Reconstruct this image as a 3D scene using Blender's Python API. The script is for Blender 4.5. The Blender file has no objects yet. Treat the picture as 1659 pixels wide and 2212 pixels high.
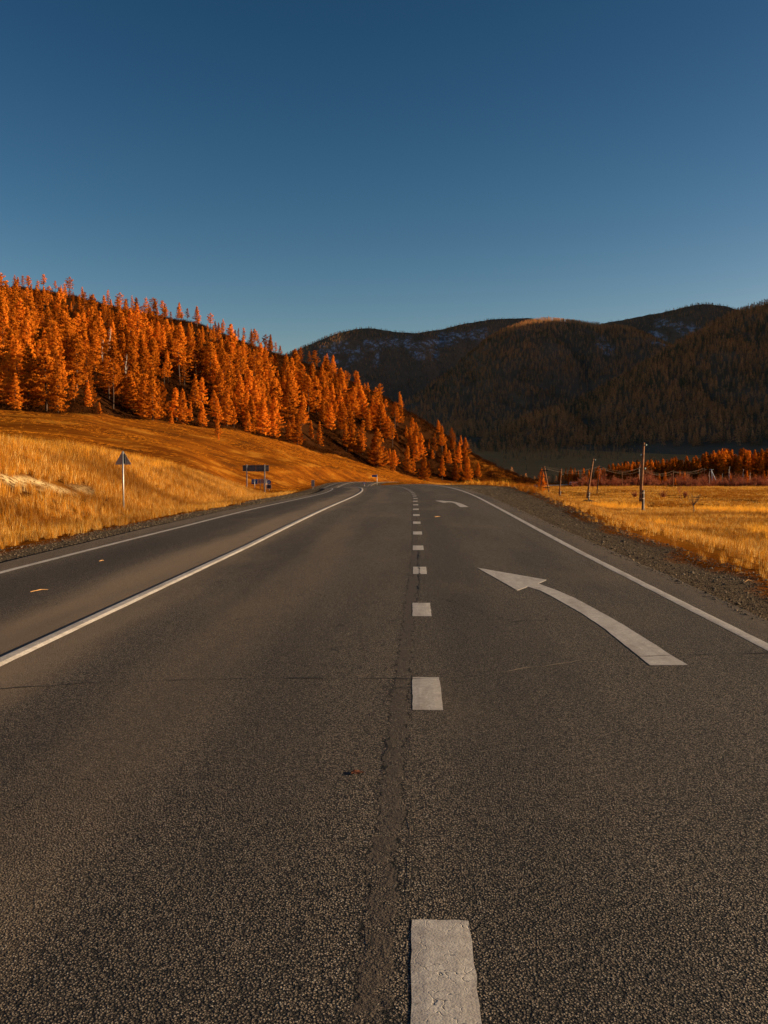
import bpy, math, random
import numpy as np
from mathutils import Vector

R = math.radians
rng = np.random.default_rng(7)
random.seed(7)
scene = bpy.context.scene
COL = scene.collection

# ------------------------------------------------------------------ camera
CAM_Z = 1.656
YAW, PITCH = R(1.73), R(-2.89)
cam_data = bpy.data.cameras.new('camera')
cam = bpy.data.objects.new('camera', cam_data)
COL.objects.link(cam)
cam_data.sensor_fit = 'HORIZONTAL'
cam_data.sensor_width = 24.0
cam_data.lens = 24.0 * 2100 / 1659
cam_data.clip_start = 0.1
cam_data.clip_end = 30000
cam.location = (0, 0, CAM_Z)
cam.rotation_euler = (R(90) + PITCH, 0, YAW)
scene.camera = cam

# ------------------------------------------------------------------ light
SUN_EL, SUN_AZ = R(10.5), R(87)          # azimuth clockwise from +Y (the way the camera looks)
world = bpy.data.worlds.new('World')
scene.world = world
world.use_nodes = True
wn = world.node_tree
wn.nodes.clear()
w_out = wn.nodes.new('ShaderNodeOutputWorld')
w_bg = wn.nodes.new('ShaderNodeBackground')
w_sky = wn.nodes.new('ShaderNodeTexSky')
w_sky.sky_type = 'NISHITA'
w_sky.sun_disc = False
w_sky.sun_elevation = SUN_EL
w_sky.sun_rotation = SUN_AZ
w_sky.altitude = 1600
w_sky.air_density = 1.0
w_sky.dust_density = 2.2
w_sky.ozone_density = 2.0
w_bg.inputs['Strength'].default_value = 0.05
# the clear, dry mountain air of the photograph: a deeper and steeper sky than the stock one, in every direction
w_sep = wn.nodes.new('ShaderNodeSeparateColor'); w_com = wn.nodes.new('ShaderNodeCombineColor')
wn.links.new(w_sky.outputs[0], w_sep.inputs[0])
for _i, (_g, _m) in enumerate(((2.45, .44), (1.82, .455), (1.72, .39))):
    _p = wn.nodes.new('ShaderNodeMath'); _p.operation = 'POWER'; _p.inputs[1].default_value = _g
    _q = wn.nodes.new('ShaderNodeMath'); _q.operation = 'MULTIPLY'; _q.inputs[1].default_value = _m
    _r = wn.nodes.new('ShaderNodeMath'); _r.operation = 'MINIMUM'; _r.inputs[1].default_value = 12.0
    wn.links.new(w_sep.outputs[_i], _p.inputs[0]); wn.links.new(_p.outputs[0], _q.inputs[0])
    wn.links.new(_q.outputs[0], _r.inputs[0]); wn.links.new(_r.outputs[0], w_com.inputs[_i])
wn.links.new(w_com.outputs[0], w_bg.inputs['Color'])
wn.links.new(w_bg.outputs[0], w_out.inputs['Surface'])

sun_data = bpy.data.lights.new('sun', 'SUN')
sun_data.energy = 5.0
sun_data.angle = R(0.5)
sun_data.color = (1.0, 0.76, 0.46)
sun = bpy.data.objects.new('sun', sun_data)
COL.objects.link(sun)
sdir = Vector((math.sin(SUN_AZ) * math.cos(SUN_EL), math.cos(SUN_AZ) * math.cos(SUN_EL), math.sin(SUN_EL)))
sun.rotation_euler = sdir.to_track_quat('Z', 'Y').to_euler()

vs = scene.view_settings
vs.view_transform = 'Standard'
vs.look = 'None'
vs.gamma = 1.0
vs.exposure = 1.0
vs.use_curve_mapping = False
scene.cycles.max_bounces = 4
scene.cycles.diffuse_bounces = 2
scene.cycles.glossy_bounces = 2
scene.cycles.transmission_bounces = 2
scene.cycles.transparent_max_bounces = 4
scene.cycles.use_denoising = True

# ------------------------------------------------------------------ pixel geometry (photo shown 1659 x 2212)
def ray(px, py):
    cx, cy, cz = (px - 829.5) / 2100.0, -(py - 1106.0) / 2100.0, -1.0
    a = R(90) + PITCH
    y1, z1 = cy * math.cos(a) - cz * math.sin(a), cy * math.sin(a) + cz * math.cos(a)
    x2, y2 = cx * math.cos(YAW) - y1 * math.sin(YAW), cx * math.sin(YAW) + y1 * math.cos(YAW)
    return x2 / y2, z1 / y2               # x and z per metre of y

def at(px, py, y):
    u, v = ray(px, py)
    return u * y, y, CAM_Z + v * y

def pxof(x, y, z):
    """approximate picture position of a point"""
    dx, dy, dz = x, y, z - CAM_Z
    x1, y1 = dx * math.cos(-YAW) - dy * math.sin(-YAW), dx * math.sin(-YAW) + dy * math.cos(-YAW)
    a = -PITCH
    y2, z2 = y1 * math.cos(a) - dz * math.sin(a), y1 * math.sin(a) + dz * math.cos(a)
    return 829.5 + 2100 * x1 / y2, 1106 - 2100 * z2 / y2

# ------------------------------------------------------------------ noise
def _hash(ix, iy, seed):
    n = (ix.astype(np.int64) * 374761393 + iy.astype(np.int64) * 668265263 + seed * 1442695041) & 0xffffffff
    n = ((n ^ (n >> 13)) * 1274126177) & 0xffffffff
    n = n ^ (n >> 16)
    return (n & 0xffff) / 65535.0

def vnoise(x, y, seed=0):
    x = np.asarray(x, float); y = np.asarray(y, float)
    ix, iy = np.floor(x), np.floor(y)
    fx, fy = x - ix, y - iy
    fx = fx * fx * (3 - 2 * fx); fy = fy * fy * (3 - 2 * fy)
    a = _hash(ix, iy, seed); b = _hash(ix + 1, iy, seed)
    c = _hash(ix, iy + 1, seed); d = _hash(ix + 1, iy + 1, seed)
    return (a * (1 - fx) + b * fx) * (1 - fy) + (c * (1 - fx) + d * fx) * fy

def fbm(x, y, octv=4, seed=0, gain=0.5):
    s, a, t = 0.0, 1.0, 0.0
    x = np.asarray(x, float); y = np.asarray(y, float)
    for k in range(octv):
        s = s + a * (vnoise(x * 2 ** k + 13.7 * k, y * 2 ** k - 7.1 * k, seed + k) - 0.5)
        t += a; a *= gain
    return s / t * 2

def sstep(a, b, x):
    t = np.clip((np.asarray(x, float) - a) / (b - a), 0, 1)
    return t * t * (3 - 2 * t)

# ------------------------------------------------------------------ terrain
# columns of the view: picture x -> [(distance, picture y of the ground)]
COLS = {
    -1600: [(60, 1010), (120, 960), (180, 890), (480, 560), (800, 600), (1400, 800)],
    -500: [(60, 1015), (110, 962), (190, 890), (560, 600), (900, 680), (1400, 900)],
    0: [(60, 1005), (85, 972), (110, 955), (160, 925), (232, 880), (420, 722), (600, 620), (900, 720), (1400, 930)],
    150: [(60, 1010), (85, 985), (110, 966), (160, 940), (245, 886), (430, 738), (600, 635), (900, 730), (1400, 930)],
    250: [(60, 1020), (110, 985), (160, 958), (280, 900), (440, 757), (600, 658), (900, 760), (1400, 940)],
    400: [(60, 1030), (110, 1012), (160, 985), (220, 962), (315, 918), (450, 785), (595, 690), (900, 800), (1400, 940)],
    552: [(80, 1055), (115, 1061), (150, 1055), (190, 1030), (250, 990), (350, 940), (470, 825), (590, 741), (900, 840), (1400, 950)],
    700: [(80, 1062), (120, 1060), (160, 1053), (220, 1035), (300, 1008), (410, 982), (500, 872), (580, 797), (850, 880), (1400, 955)],
    800: [(80, 1065), (120, 1064), (200, 1056), (280, 1041), (360, 1020), (450, 1004), (510, 915), (575, 843), (800, 900), (1400, 960)],
    900: [(80, 1068), (200, 1064), (300, 1053), (400, 1040), (490, 1036), (530, 955), (565, 897), (750, 960), (1300, 965)],
    1000: [(80, 1070), (200, 1066), (300, 1058), (400, 1051), (505, 1047), (532, 1000), (560, 963), (680, 1010), (900, 1005), (1300, 965)],
    1080: [(80, 1080), (200, 1075), (300, 1063), (400, 1056), (510, 1050), (530, 1026), (550, 1007), (660, 1033), (900, 1005), (1300, 965)],
    1140: [(80, 1095), (160, 1085), (230, 1075), (300, 1064), (400, 1056), (518, 1049), (534, 1043), (548, 1036), (640, 1038), (900, 1005), (1300, 962)],
    1180: [(80, 1100), (160, 1088), (230, 1076), (300, 1064), (400, 1056), (520, 1049), (640, 1040), (900, 1005), (1300, 962)],
    1270: [(80, 1110), (155, 1086), (230, 1074), (300, 1062), (400, 1054), (550, 1047), (700, 1034), (900, 1005), (1300, 962)],
    1400: [(80, 1118), (100, 1106), (155, 1086), (230, 1073), (300, 1061), (400, 1053), (550, 1047), (700, 1034), (900, 1005), (1300, 962)],
    1659: [(80, 1122), (100, 1106), (155, 1086), (230, 1073), (300, 1061), (400, 1053), (550, 1046), (700, 1030), (900, 1000), (1300, 955)],
    2600: [(80, 1122), (100, 1106), (155, 1086), (230, 1073), (300, 1061), (400, 1053), (550, 1044), (700, 1020), (900, 960), (1300, 900)],
    4000: [(80, 1122), (100, 1106), (155, 1086), (230, 1073), (300, 1061), (400, 1050), (550, 1030), (700, 990), (900, 930), (1300, 880)],
}
CP = sorted(COLS)
CU = np.array([ray(p, 1000)[0] for p in CP])
ZS = np.geomspace(55, 1500, 150)
TAB = np.array([np.interp(ZS, [z for z, _ in COLS[p]], [at(p, py, z)[2] for z, py in COLS[p]]) for p in CP])
UF = np.linspace(CU[0], CU[-1], 700)
def _monocubic(xq, xs, ys):
    """smooth interpolation between columns without overshoot"""
    d = np.diff(ys, axis=0) / np.diff(xs)[:, None]
    m = np.zeros_like(ys)
    m[1:-1] = np.where(d[:-1] * d[1:] > 0, 2 * d[:-1] * d[1:] / (d[:-1] + d[1:] + 1e-12 * np.sign(d[:-1] + d[1:] + 1e-30)), 0)
    m[0], m[-1] = d[0], d[-1]
    i = np.clip(np.searchsorted(xs, xq) - 1, 0, len(xs) - 2)
    h = (xs[i + 1] - xs[i])[:, None]; t = ((xq - xs[i])[:, None]) / h
    return ((1 + 2 * t) * (1 - t) ** 2 * ys[i] + t * (1 - t) ** 2 * h * m[i] + t * t * (3 - 2 * t) * ys[i + 1] + t * t * (t - 1) * h * m[i + 1])
TF = _monocubic(UF, CU, TAB)
_k = np.array([1, 2, 3, 2, 1.0]); _k /= _k.sum()
TF = np.apply_along_axis(lambda r: np.convolve(np.pad(r, 2, 'edge'), _k, 'valid'), 1, TF)

def C(x, y):
    x = np.asarray(x, float); y = np.asarray(y, float)
    z = np.clip(y, 30, 1499.0)
    u = np.clip(x / z, UF[0], UF[-1] - 1e-6)
    fu = (u - UF[0]) / (UF[1] - UF[0]); iu = np.clip(fu.astype(int), 0, len(UF) - 2); fu = fu - iu
    zc = np.clip(z, 55.001, 1499.0)
    fz = np.log(zc / 55) / np.log(1500 / 55) * (len(ZS) - 1)
    iz = np.clip(fz.astype(int), 0, len(ZS) - 2); fz = fz - iz
    return ((TF[iu, iz] * (1 - fz) + TF[iu, iz + 1] * fz) * (1 - fu) + (TF[iu + 1, iz] * (1 - fz) + TF[iu + 1, iz + 1] * fz) * fu)

# road: heading and height along y
RY = np.arange(-80, 700, 1.0)
_hd = np.interp(RY, [-80, 45, 112, 150, 200, 260, 360, 430, 520, 700], [0, 0, -0.1, -0.13, -0.06, 0.06, 0.34, 0.45, 0.5, 0.45])
RX = np.cumsum(_hd); RX -= np.interp(45, RY, RX)
_dr = -np.where(RY > 26, 1.3e-4 * (np.clip(RY, 26, 150) - 26) ** 2 + 0.032 * np.clip(RY - 150, 0, 1e9), 0)
_ct = C(RX, RY) + 0.25
_w = sstep(150, 280, RY)
RH = _dr * (1 - _w) + _ct * _w
def xc(y): return np.interp(y, RY, RX)
def rh(y): return np.interp(y, RY, RH)
def rs(y): return 0.05 * sstep(18, 80, y) * (1 - sstep(170, 260, y))
def road_z(l, y): return rh(y) + rs(y) * np.clip(l, -12, 4.5)
def g_right(y): return 5.1 + 0.062 * np.clip(np.asarray(y, float) - 28, 0, 62) - 0.05 * np.clip(np.asarray(y, float) - 130, 0, 60)
def g_left(y): return -8.05 - 0.10 * np.clip(np.asarray(y, float) - 45, 0, 12)

def near(x, y):
    l = x - xc(y)
    rz = road_z(l, y)
    gl, gr = g_left(y), g_right(y)
    # right: gravel, verge, then down to the field
    F = -0.5 - 0.0285 * np.clip(y, 0, 200)
    dr = l - gr
    lump = 0.06 * np.exp(-((dr - 0.5) / 0.7) ** 2) * (0.6 + fbm(x * .5, y * .3, 3, 5))
    wid = 6 + 0.02 * np.clip(y, 0, 120)
    right = (rz - 0.07 - 0.04 * np.clip(l - 3.7, 0, 2)) * (1 - sstep(0.2, wid, dr)) + F * sstep(0.2, wid, dr) + lump
    # left: gravel, shallow ditch, bank
    hc = np.interp(y, [-60, 20, 45, 62, 80, 101, 118, 150], [2.9, 2.75, 2.5, 2.2, 1.5, 0.2, -0.9, -1.5])
    dl = gl - l
    foot = rz - 0.10 - 0.35 * sstep(0, 4, dl)
    shape = sstep(2.0, 12.0, dl)
    scar = 0.16 * sstep(6.2, 6.7, dl + 1.2 * fbm(x * .2, y * .12, 2, 9)) * (1 - sstep(62, 78, y)) * sstep(18, 26, y)
    left = foot * (1 - shape) + (hc + 0) * shape + (scar - 0.0) * (1 - shape) + 0.25 * fbm(x * .12, y * .12, 3, 11) * sstep(2, 8, dl)
    left = left * (1 - sstep(13, 34, dl)) + C(x, y) * sstep(13, 34, dl)
    h = np.where(l < 0, left, right)
    inside = (l > gl) & (l < gr)
    h = np.where(inside, rz - 0.075 - 0.04 * np.clip(l - 3.7, 0, 2), h)
    return h

def H(x, y):
    x, y = np.broadcast_arrays(np.asarray(x, float), np.asarray(y, float))
    c = C(x, y)
    hill = forest_mask(x, y)
    c = c + sstep(100, 180, y) * (0.35 * fbm(x / 14, y / 14, 3, 3) + 0.8 * fbm(x / 45, y / 60, 3, 21) * sstep(0, -60, x)) + hill * 2.6 * fbm(x / 26, y / 40, 4, 17)
    l = x - xc(y)
    d = np.maximum(np.maximum(g_left(y) - l, l - g_right(y)), 0)
    ww = sstep(0, 11, d)
    ww = np.where((y > 690) , 1.0, ww)
    cc = (road_z(l, y) - 0.075) * (1 - ww) + c * ww
    w = sstep(92, 150, y)
    return near(x, y) * (1 - w) + cc * w

def forest_mask(x, y):
    """1 on the wooded hill at left"""
    u = x / np.maximum(y, 40)
    px = 893 + 2100 * u
    zt = np.interp(px, [-1600, -500, 0, 150, 250, 400, 552, 700, 800, 900, 1000, 1080, 1160, 1175], [150, 180, 225, 238, 272, 308, 342, 400, 440, 480, 500, 508, 520, 900])
    zt = zt + 14 * fbm(x / 18, y / 18, 3, 33)
    back = np.interp(px, [-1600, -500, 0, 552, 800, 1000, 1160], [1000, 900, 800, 740, 680, 600, 565])
    return sstep(-6, 8, y - zt) * (1 - sstep(1165, 1180, px)) * (y < back)

# ------------------------------------------------------------------ object helpers
def prop(o, label=None, cat=None, group=None, kind=None):
    if label: o['label'] = label
    if cat: o['category'] = cat
    if group: o['group'] = group
    if kind: o['kind'] = kind
    return o

def mesh_np(name, verts, faces, mats=(), smooth=False, fmat=None):
    """verts (n,3); faces: list of index arrays/tuples or (m,k) array"""
    me = bpy.data.meshes.new(name)
    verts = np.asarray(verts, np.float32)
    if isinstance(faces, np.ndarray) and faces.ndim == 2:
        k = faces.shape[1]; m = len(faces)
        me.vertices.add(len(verts)); me.vertices.foreach_set('co', verts.ravel())
        me.loops.add(m * k); me.loops.foreach_set('vertex_index', faces.astype(np.int32).ravel())
        me.polygons.add(m); me.polygons.foreach_set('loop_start', np.arange(0, m * k, k, dtype=np.int32))
        me.update(calc_edges=True)
    else:
        me.from_pydata(verts.tolist(), [], [tuple(int(i) for i in f) for f in faces])
    for mt in mats: me.materials.append(mt)
    if fmat is not None: me.polygons.foreach_set('material_index', np.asarray(fmat, np.int32))
    me.polygons.foreach_set('use_smooth', [bool(smooth)] * len(me.polygons))
    me.validate(); me.update()
    return me

def obj(name, me, parent=None, loc=(0, 0, 0), rot=(0, 0, 0)):
    o = bpy.data.objects.new(name, me)
    COL.objects.link(o)
    o.location = loc; o.rotation_euler = rot
    if parent: o.parent = parent
    return o

def empty(name, loc, rot=(0, 0, 0)):
    o = bpy.data.objects.new(name, None)
    COL.objects.link(o)
    o.location = loc; o.rotation_euler = rot; o.empty_display_size = 0.2
    return o

class MB:
    """small mesh builder"""
    def __init__(s): s.v, s.f = [], []
    def add(s, v, f):
        b = len(s.v); s.v += [tuple(p) for p in v]; s.f += [tuple(i + b for i in q) for q in f]
    def box(s, x0, x1, y0, y1, z0, z1):
        s.add([(x, y, z) for z in (z0, z1) for x, y in ((x0, y0), (x1, y0), (x1, y1), (x0, y1))],
              [(3, 2, 1, 0), (4, 5, 6, 7), (0, 1, 5, 4), (1, 2, 6, 5), (2, 3, 7, 6), (3, 0, 4, 7)])
    def tube(s, pts, rad, n=8, cap=True):
        pts = [Vector(p) for p in pts]
        rad = rad if hasattr(rad, '__len__') else [rad] * len(pts)
        b = len(s.v)
        for i, p in enumerate(pts):
            t = (pts[min(i + 1, len(pts) - 1)] - pts[max(i - 1, 0)]).normalized()
            a = Vector((0, 0, 1)) if abs(t.z) < .9 else Vector((1, 0, 0))
            u = t.cross(a).normalized(); w = t.cross(u)
            for k in range(n):
                q = p + (u * math.cos(2 * math.pi * k / n) + w * math.sin(2 * math.pi * k / n)) * rad[i]
                s.v.append(tuple(q))
        for i in range(len(pts) - 1):
            for k in range(n):
                s.f.append((b + i * n + k, b + i * n + (k + 1) % n, b + (i + 1) * n + (k + 1) % n, b + (i + 1) * n + k))
        if cap:
            s.f.append(tuple(b + k for k in reversed(range(n))))
            s.f.append(tuple(b + (len(pts) - 1) * n + k for k in range(n)))
    def prism(s, poly, y0, y1):
        n = len(poly)
        s.add([(x, y0, z) for x, z in poly] + [(x, y1, z) for x, z in poly],
              [tuple(range(n)), tuple(reversed(range(n, 2 * n)))] + [(i, i + n, (i + 1) % n + n, (i + 1) % n) for i in range(n)])
    def build(s, name, mat, parent=None, loc=(0, 0, 0), rot=(0, 0, 0), smooth=False):
        me = mesh_np(name, s.v, s.f, [mat] if mat else [], smooth)
        return obj(name, me, parent, loc, rot)

# ------------------------------------------------------------------ material helpers
class NT:
    def __init__(s, name):
        s.m = bpy.data.materials.new(name); s.m.use_nodes = True
        s.t = s.m.node_tree; s.t.nodes.clear()
        s.out = s.t.nodes.new('ShaderNodeOutputMaterial')
    def n(s, typ, **kw):
        nd = s.t.nodes.new(typ)
        for k, v in kw.items():
            if k.startswith('i_'):
                key = k[2:]
                key = int(key) if key.isdigit() else key.replace('_', ' ')
                s.put(nd.inputs[key], v)
            else: setattr(nd, k, v)
        return nd
    def put(s, sock, v):
        if isinstance(v, bpy.types.NodeSocket): s.t.links.new(v, sock)
        elif isinstance(v, bpy.types.Node): s.t.links.new(v.outputs[0], sock)
        else:
            if sock.type == 'RGBA' and len(v) == 3: v = (*v, 1)
            sock.default_value = v
    def math(s, op, a, b=0.0, c=None, clamp=False):
        nd = s.t.nodes.new('ShaderNodeMath'); nd.operation = op; nd.use_clamp = clamp
        s.put(nd.inputs[0], a); s.put(nd.inputs[1], b)
        if c is not None: s.put(nd.inputs[2], c)
        return nd.outputs[0]
    def mix(s, f, a, b):
        nd = s.t.nodes.new('ShaderNodeMix'); nd.data_type = 'RGBA'
        s.put(nd.inputs[0], f); s.put(nd.inputs[6], a); s.put(nd.inputs[7], b)
        return nd.outputs[2]
    def noise(s, vec, scale, detail=3, rough=.5, dist=0.0):
        nd = s.n('ShaderNodeTexNoise', i_Vector=vec, i_Scale=scale, i_Detail=detail, i_Roughness=rough, i_Distortion=dist)
        return nd.outputs[0]
    def ramp(s, v, a, b):
        nd = s.t.nodes.new('ShaderNodeMapRange'); nd.interpolation_type = 'SMOOTHSTEP'
        s.put(nd.inputs[0], v); nd.inputs[1].default_value = a; nd.inputs[2].default_value = b
        return nd.outputs[0]
    def attr(s, name):
        return s.n('ShaderNodeAttribute', attribute_name=name).outputs[2]
    def pos(s): return s.n('ShaderNodeNewGeometry').outputs[0]
    def objc(s): return s.n('ShaderNodeTexCoord').outputs[3]
    def scale(s, vec, sc):
        nd = s.n('ShaderNodeMapping'); s.put(nd.inputs[0], vec); nd.inputs[3].default_value = sc
        return nd.outputs[0]
    def bump(s, h, strength=.5, dist=.01, normal=None):
        nd = s.n('ShaderNodeBump'); s.put(nd.inputs['Height'], h)
        nd.inputs['Strength'].default_value = strength; nd.inputs['Distance'].default_value = dist
        if normal is not None: s.put(nd.inputs['Normal'], normal)
        return nd.outputs[0]
    def pbr(s, color, rough=.8, metal=0.0, normal=None, spec=.3):
        b = s.n('ShaderNodeBsdfPrincipled')
        s.put(b.inputs['Base Color'], color); s.put(b.inputs['Roughness'], rough)
        b.inputs['Metallic'].default_value = metal
        s.put(b.inputs['Specular IOR Level'], spec)
        if normal is not None: s.put(b.inputs['Normal'], normal)
        s.t.links.new(b.outputs[0], s.out.inputs[0])
        return b

def simple_mat(name, col, rough=.7, metal=0.0, var=.25, scale=8.0, spec=.3, bump=0.0):
    t = NT(name); o = t.objc()
    n = t.noise(o, scale, 5, .6)
    dark = tuple(c * (1 - var) for c in col); lite = tuple(min(1, c * (1 + var)) for c in col)
    c = t.mix(t.ramp(n, .3, .7), dark, lite)
    nm = t.bump(t.noise(o, scale * 6, 3), bump, .01) if bump else None
    t.pbr(c, rough, metal, nm, spec)
    return t.m

# --- asphalt: chip seal with aggregate, dusty bands between the wheel tracks, a bitumen joint
def asphalt_mat():
    t = NT('asphalt')
    uv = t.n('ShaderNodeUVMap', uv_map='lane').outputs[0]
    sep = t.n('ShaderNodeSeparateXYZ', i_Vector=uv); l, s = sep.outputs[0], sep.outputs[1]
    vor = t.n('ShaderNodeTexVoronoi', i_Vector=uv, i_Scale=108.0); vor.feature = 'F1'
    vcol = t.n('ShaderNodeSeparateColor', i_Color=vor.outputs['Color'])
    vor2 = t.n('ShaderNodeTexVoronoi', i_Vector=uv, i_Scale=260.0)
    n_fine = t.noise(uv, 300, 2)
    n_mid = t.noise(uv, 6, 5, .6)
    n_big = t.noise(t.scale(uv, (1.2, .12, 1)), .8, 4, .55)
    # dusty bands (a lighter, browner skin of dust away from the tyres)
    def band(c, w):
        d = t.math('ABSOLUTE', t.math('SUBTRACT', l, c))
        d = t.math('ADD', d, t.math('MULTIPLY', t.math('SUBTRACT', n_big, .5), .9))
        return t.ramp(d, w, w * .25)
    dust = t.math('MAXIMUM', band(-3.65, 1.0), t.math('MULTIPLY', band(3.9, .9), .55))
    dust = t.math('MAXIMUM', dust, t.math('MULTIPLY', band(-1.7, .6), .25))
    dust = t.math('MAXIMUM', dust, t.math('MULTIPLY', band(-6.6, .6), .45))
    dark_band = t.math('MAXIMUM', t.math('MULTIPLY', band(-5.3, .9), .8), t.math('MULTIPLY', band(.55, .5), .45))
    dark_band = t.math('MAXIMUM', dark_band, t.math('MULTIPLY', band(-2.3, .5), .2))
    stone = t.mix(vcol.outputs[0], (.058, .046, .037), (.33, .255, .188))
    stone = t.mix(t.math('MULTIPLY', t.math('GREATER_THAN', vcol.outputs[1], .93), .8), stone, (.42, .36, .30))
    binder = (.019, .017, .0155)
    c = t.mix(t.ramp(vor.outputs['Distance'], .62, .30), binder, stone)
    c = t.mix(t.math('MULTIPLY', dark_band, .60), c, (.024, .021, .019))
    c = t.mix(t.math('MULTIPLY', dust, .70), c, (.26, .185, .120))
    c = t.mix(t.math('MULTIPLY', t.ramp(n_big, .38, .72), .38), c, (.030, .026, .023))
    n_patch = t.noise(t.scale(uv, (.5, .2, 1)), 1.1, 3, .5)
    c = t.mix(t.math('MULTIPLY', t.ramp(n_patch, .52, .70), .22), c, (.20, .145, .095))
    n_spot = t.noise(uv, 3.1, 2, .5)
    c = t.mix(t.math('MULTIPLY', t.ramp(n_spot, .70, .76), .55), c, (.018, .016, .015))
    c = t.mix(t.math('MULTIPLY', t.ramp(n_mid, .55, .8), .15), c, (.15, .12, .1))
    # bitumen joint strip left of the dashes
    w1 = t.math('MULTIPLY', t.math('SUBTRACT', t.noise(t.scale(uv, (0, 1.0, 0)), 2.1, 5, .65), .5), .14)
    w2 = t.math('MULTIPLY', t.math('SUBTRACT', t.noise(uv, 12, 5, .7), .5), .13)
    cen = t.math('ADD', t.math('MULTIPLY_ADD', s, .011, -.165), t.math('ADD', w1, w2))
    cen = t.math('MINIMUM', cen, t.math('ADD', t.math('ADD', w1, w2), .03))
    dj = t.math('ABSOLUTE', t.math('SUBTRACT', l, cen))
    joint = t.ramp(dj, .072, .045)
    joint = t.math('MULTIPLY', joint, t.ramp(t.noise(uv, 9, 4, .6), .32, .55))
    jc = t.mix(t.noise(uv, 60, 4, .7), (.034, .028, .024), (.12, .090, .068))
    c = t.mix(t.math('MULTIPLY', joint, .85), c, jc)
    dline = t.math('ABSOLUTE', t.math('SUBTRACT', dj, .060))
    dline = t.math('MULTIPLY', t.ramp(dline, .0085, .002), t.ramp(t.noise(uv, 5.5, 4, .6), .46, .56))
    # branching hairline cracks away from the joint
    hc = t.n('ShaderNodeTexVoronoi', i_Vector=t.n('ShaderNodeVectorMath', operation='ADD', i_0=t.scale(uv, (1, .55, 1)), i_1=t.n('ShaderNodeVectorMath', operation='SCALE', i_0=t.n('ShaderNodeTexNoise', i_Vector=uv, i_Scale=3.0, i_Detail=4.0).outputs[1], i_Scale=.35).outputs[0]).outputs[0], i_Scale=.75)
    hc.feature = 'DISTANCE_TO_EDGE'
    hair = t.math('MULTIPLY', t.ramp(hc.outputs['Distance'], .0055, .0015), t.ramp(t.noise(uv, .55, 3, .6), .53, .60))
    c = t.mix(t.math('MULTIPLY', hair, .85), c, (.012, .011, .010))
    c = t.mix(dline, c, (.006, .006, .007))
    # bump
    hgt = t.math('SUBTRACT', 1.0, vor.outputs['Distance'])
    hgt = t.math('MULTIPLY', hgt, t.math('MULTIPLY_ADD', vcol.outputs[2], .8, .5))
    hgt = t.math('ADD', hgt, t.math('MULTIPLY', t.math('SUBTRACT', 1.0, vor2.outputs['Distance']), .28))
    hgt = t.math('MULTIPLY', hgt, t.math('MULTIPLY_ADD', joint, -.72, 1.0))
    hgt = t.math('MULTIPLY', hgt, t.math('MULTIPLY_ADD', dust, -.35, 1.0))
    hgt = t.math('ADD', hgt, t.math('MULTIPLY', n_mid, 1.2))
    edge = t.math('MULTIPLY', joint, t.math('MULTIPLY', t.noise(uv, 28, 4, .7), 3.2))
    hgt = t.math('ADD', hgt, t.math('MULTIPLY', edge, .45))
    hgt = t.math('SUBTRACT', hgt, t.math('MULTIPLY', dline, 2.0))
    nm = t.bump(hgt, 1.0, .0085)
    t.pbr(c, .75, 0, nm, .16)
    return t.m

def paint_mat():
    t = NT('road_paint')
    uv = t.n('ShaderNodeUVMap', uv_map='lane').outputs[0]
    vor = t.n('ShaderNodeTexVoronoi', i_Vector=uv, i_Scale=125.0)
    n1 = t.noise(uv, 7, 5, .65); n2 = t.noise(uv, 45, 4, .7)
    ck = t.n('ShaderNodeTexVoronoi', i_Vector=t.n('ShaderNodeVectorMath', operation='ADD', i_0=uv, i_1=t.n('ShaderNodeVectorMath', operation='SCALE', i_0=t.n('ShaderNodeTexNoise', i_Vector=uv, i_Scale=14.0).outputs[1], i_Scale=.14).outputs[0]).outputs[0], i_Scale=9.0)
    ck.feature = 'DISTANCE_TO_EDGE'
    crack = t.math('MULTIPLY', t.math('MULTIPLY', t.ramp(ck.outputs['Distance'], .03, .0), .6), t.ramp(n1, .44, .62))
    c = t.mix(t.ramp(n1, .3, .7), (.42, .37, .33), (.60, .54, .48))
    c = t.mix(t.math('MULTIPLY', t.ramp(n2, .42, .70), .6), c, (.28, .24, .21))
    c = t.mix(t.math('MULTIPLY', t.ramp(t.noise(t.scale(uv, (4, .8, 1)), 1.5, 4, .6), .45, .7), .5), c, (.25, .20, .165))
    worn = t.ramp(t.math('ADD', n2, t.math('MULTIPLY', n1, .5)), .93, 1.05)
    c = t.mix(t.math('MAXIMUM', crack, worn), c, (.06, .055, .05))
    h = t.math('ADD', t.math('MULTIPLY', t.math('SUBTRACT', 1.0, vor.outputs['Distance']), .45), t.math('MULTIPLY', crack, -2.5))
    h = t.math('ADD', h, t.math('MULTIPLY', n2, 1.2))
    t.pbr(c, .7, 0, t.bump(h, 1.0, .0011), .2)
    return t.m

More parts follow.
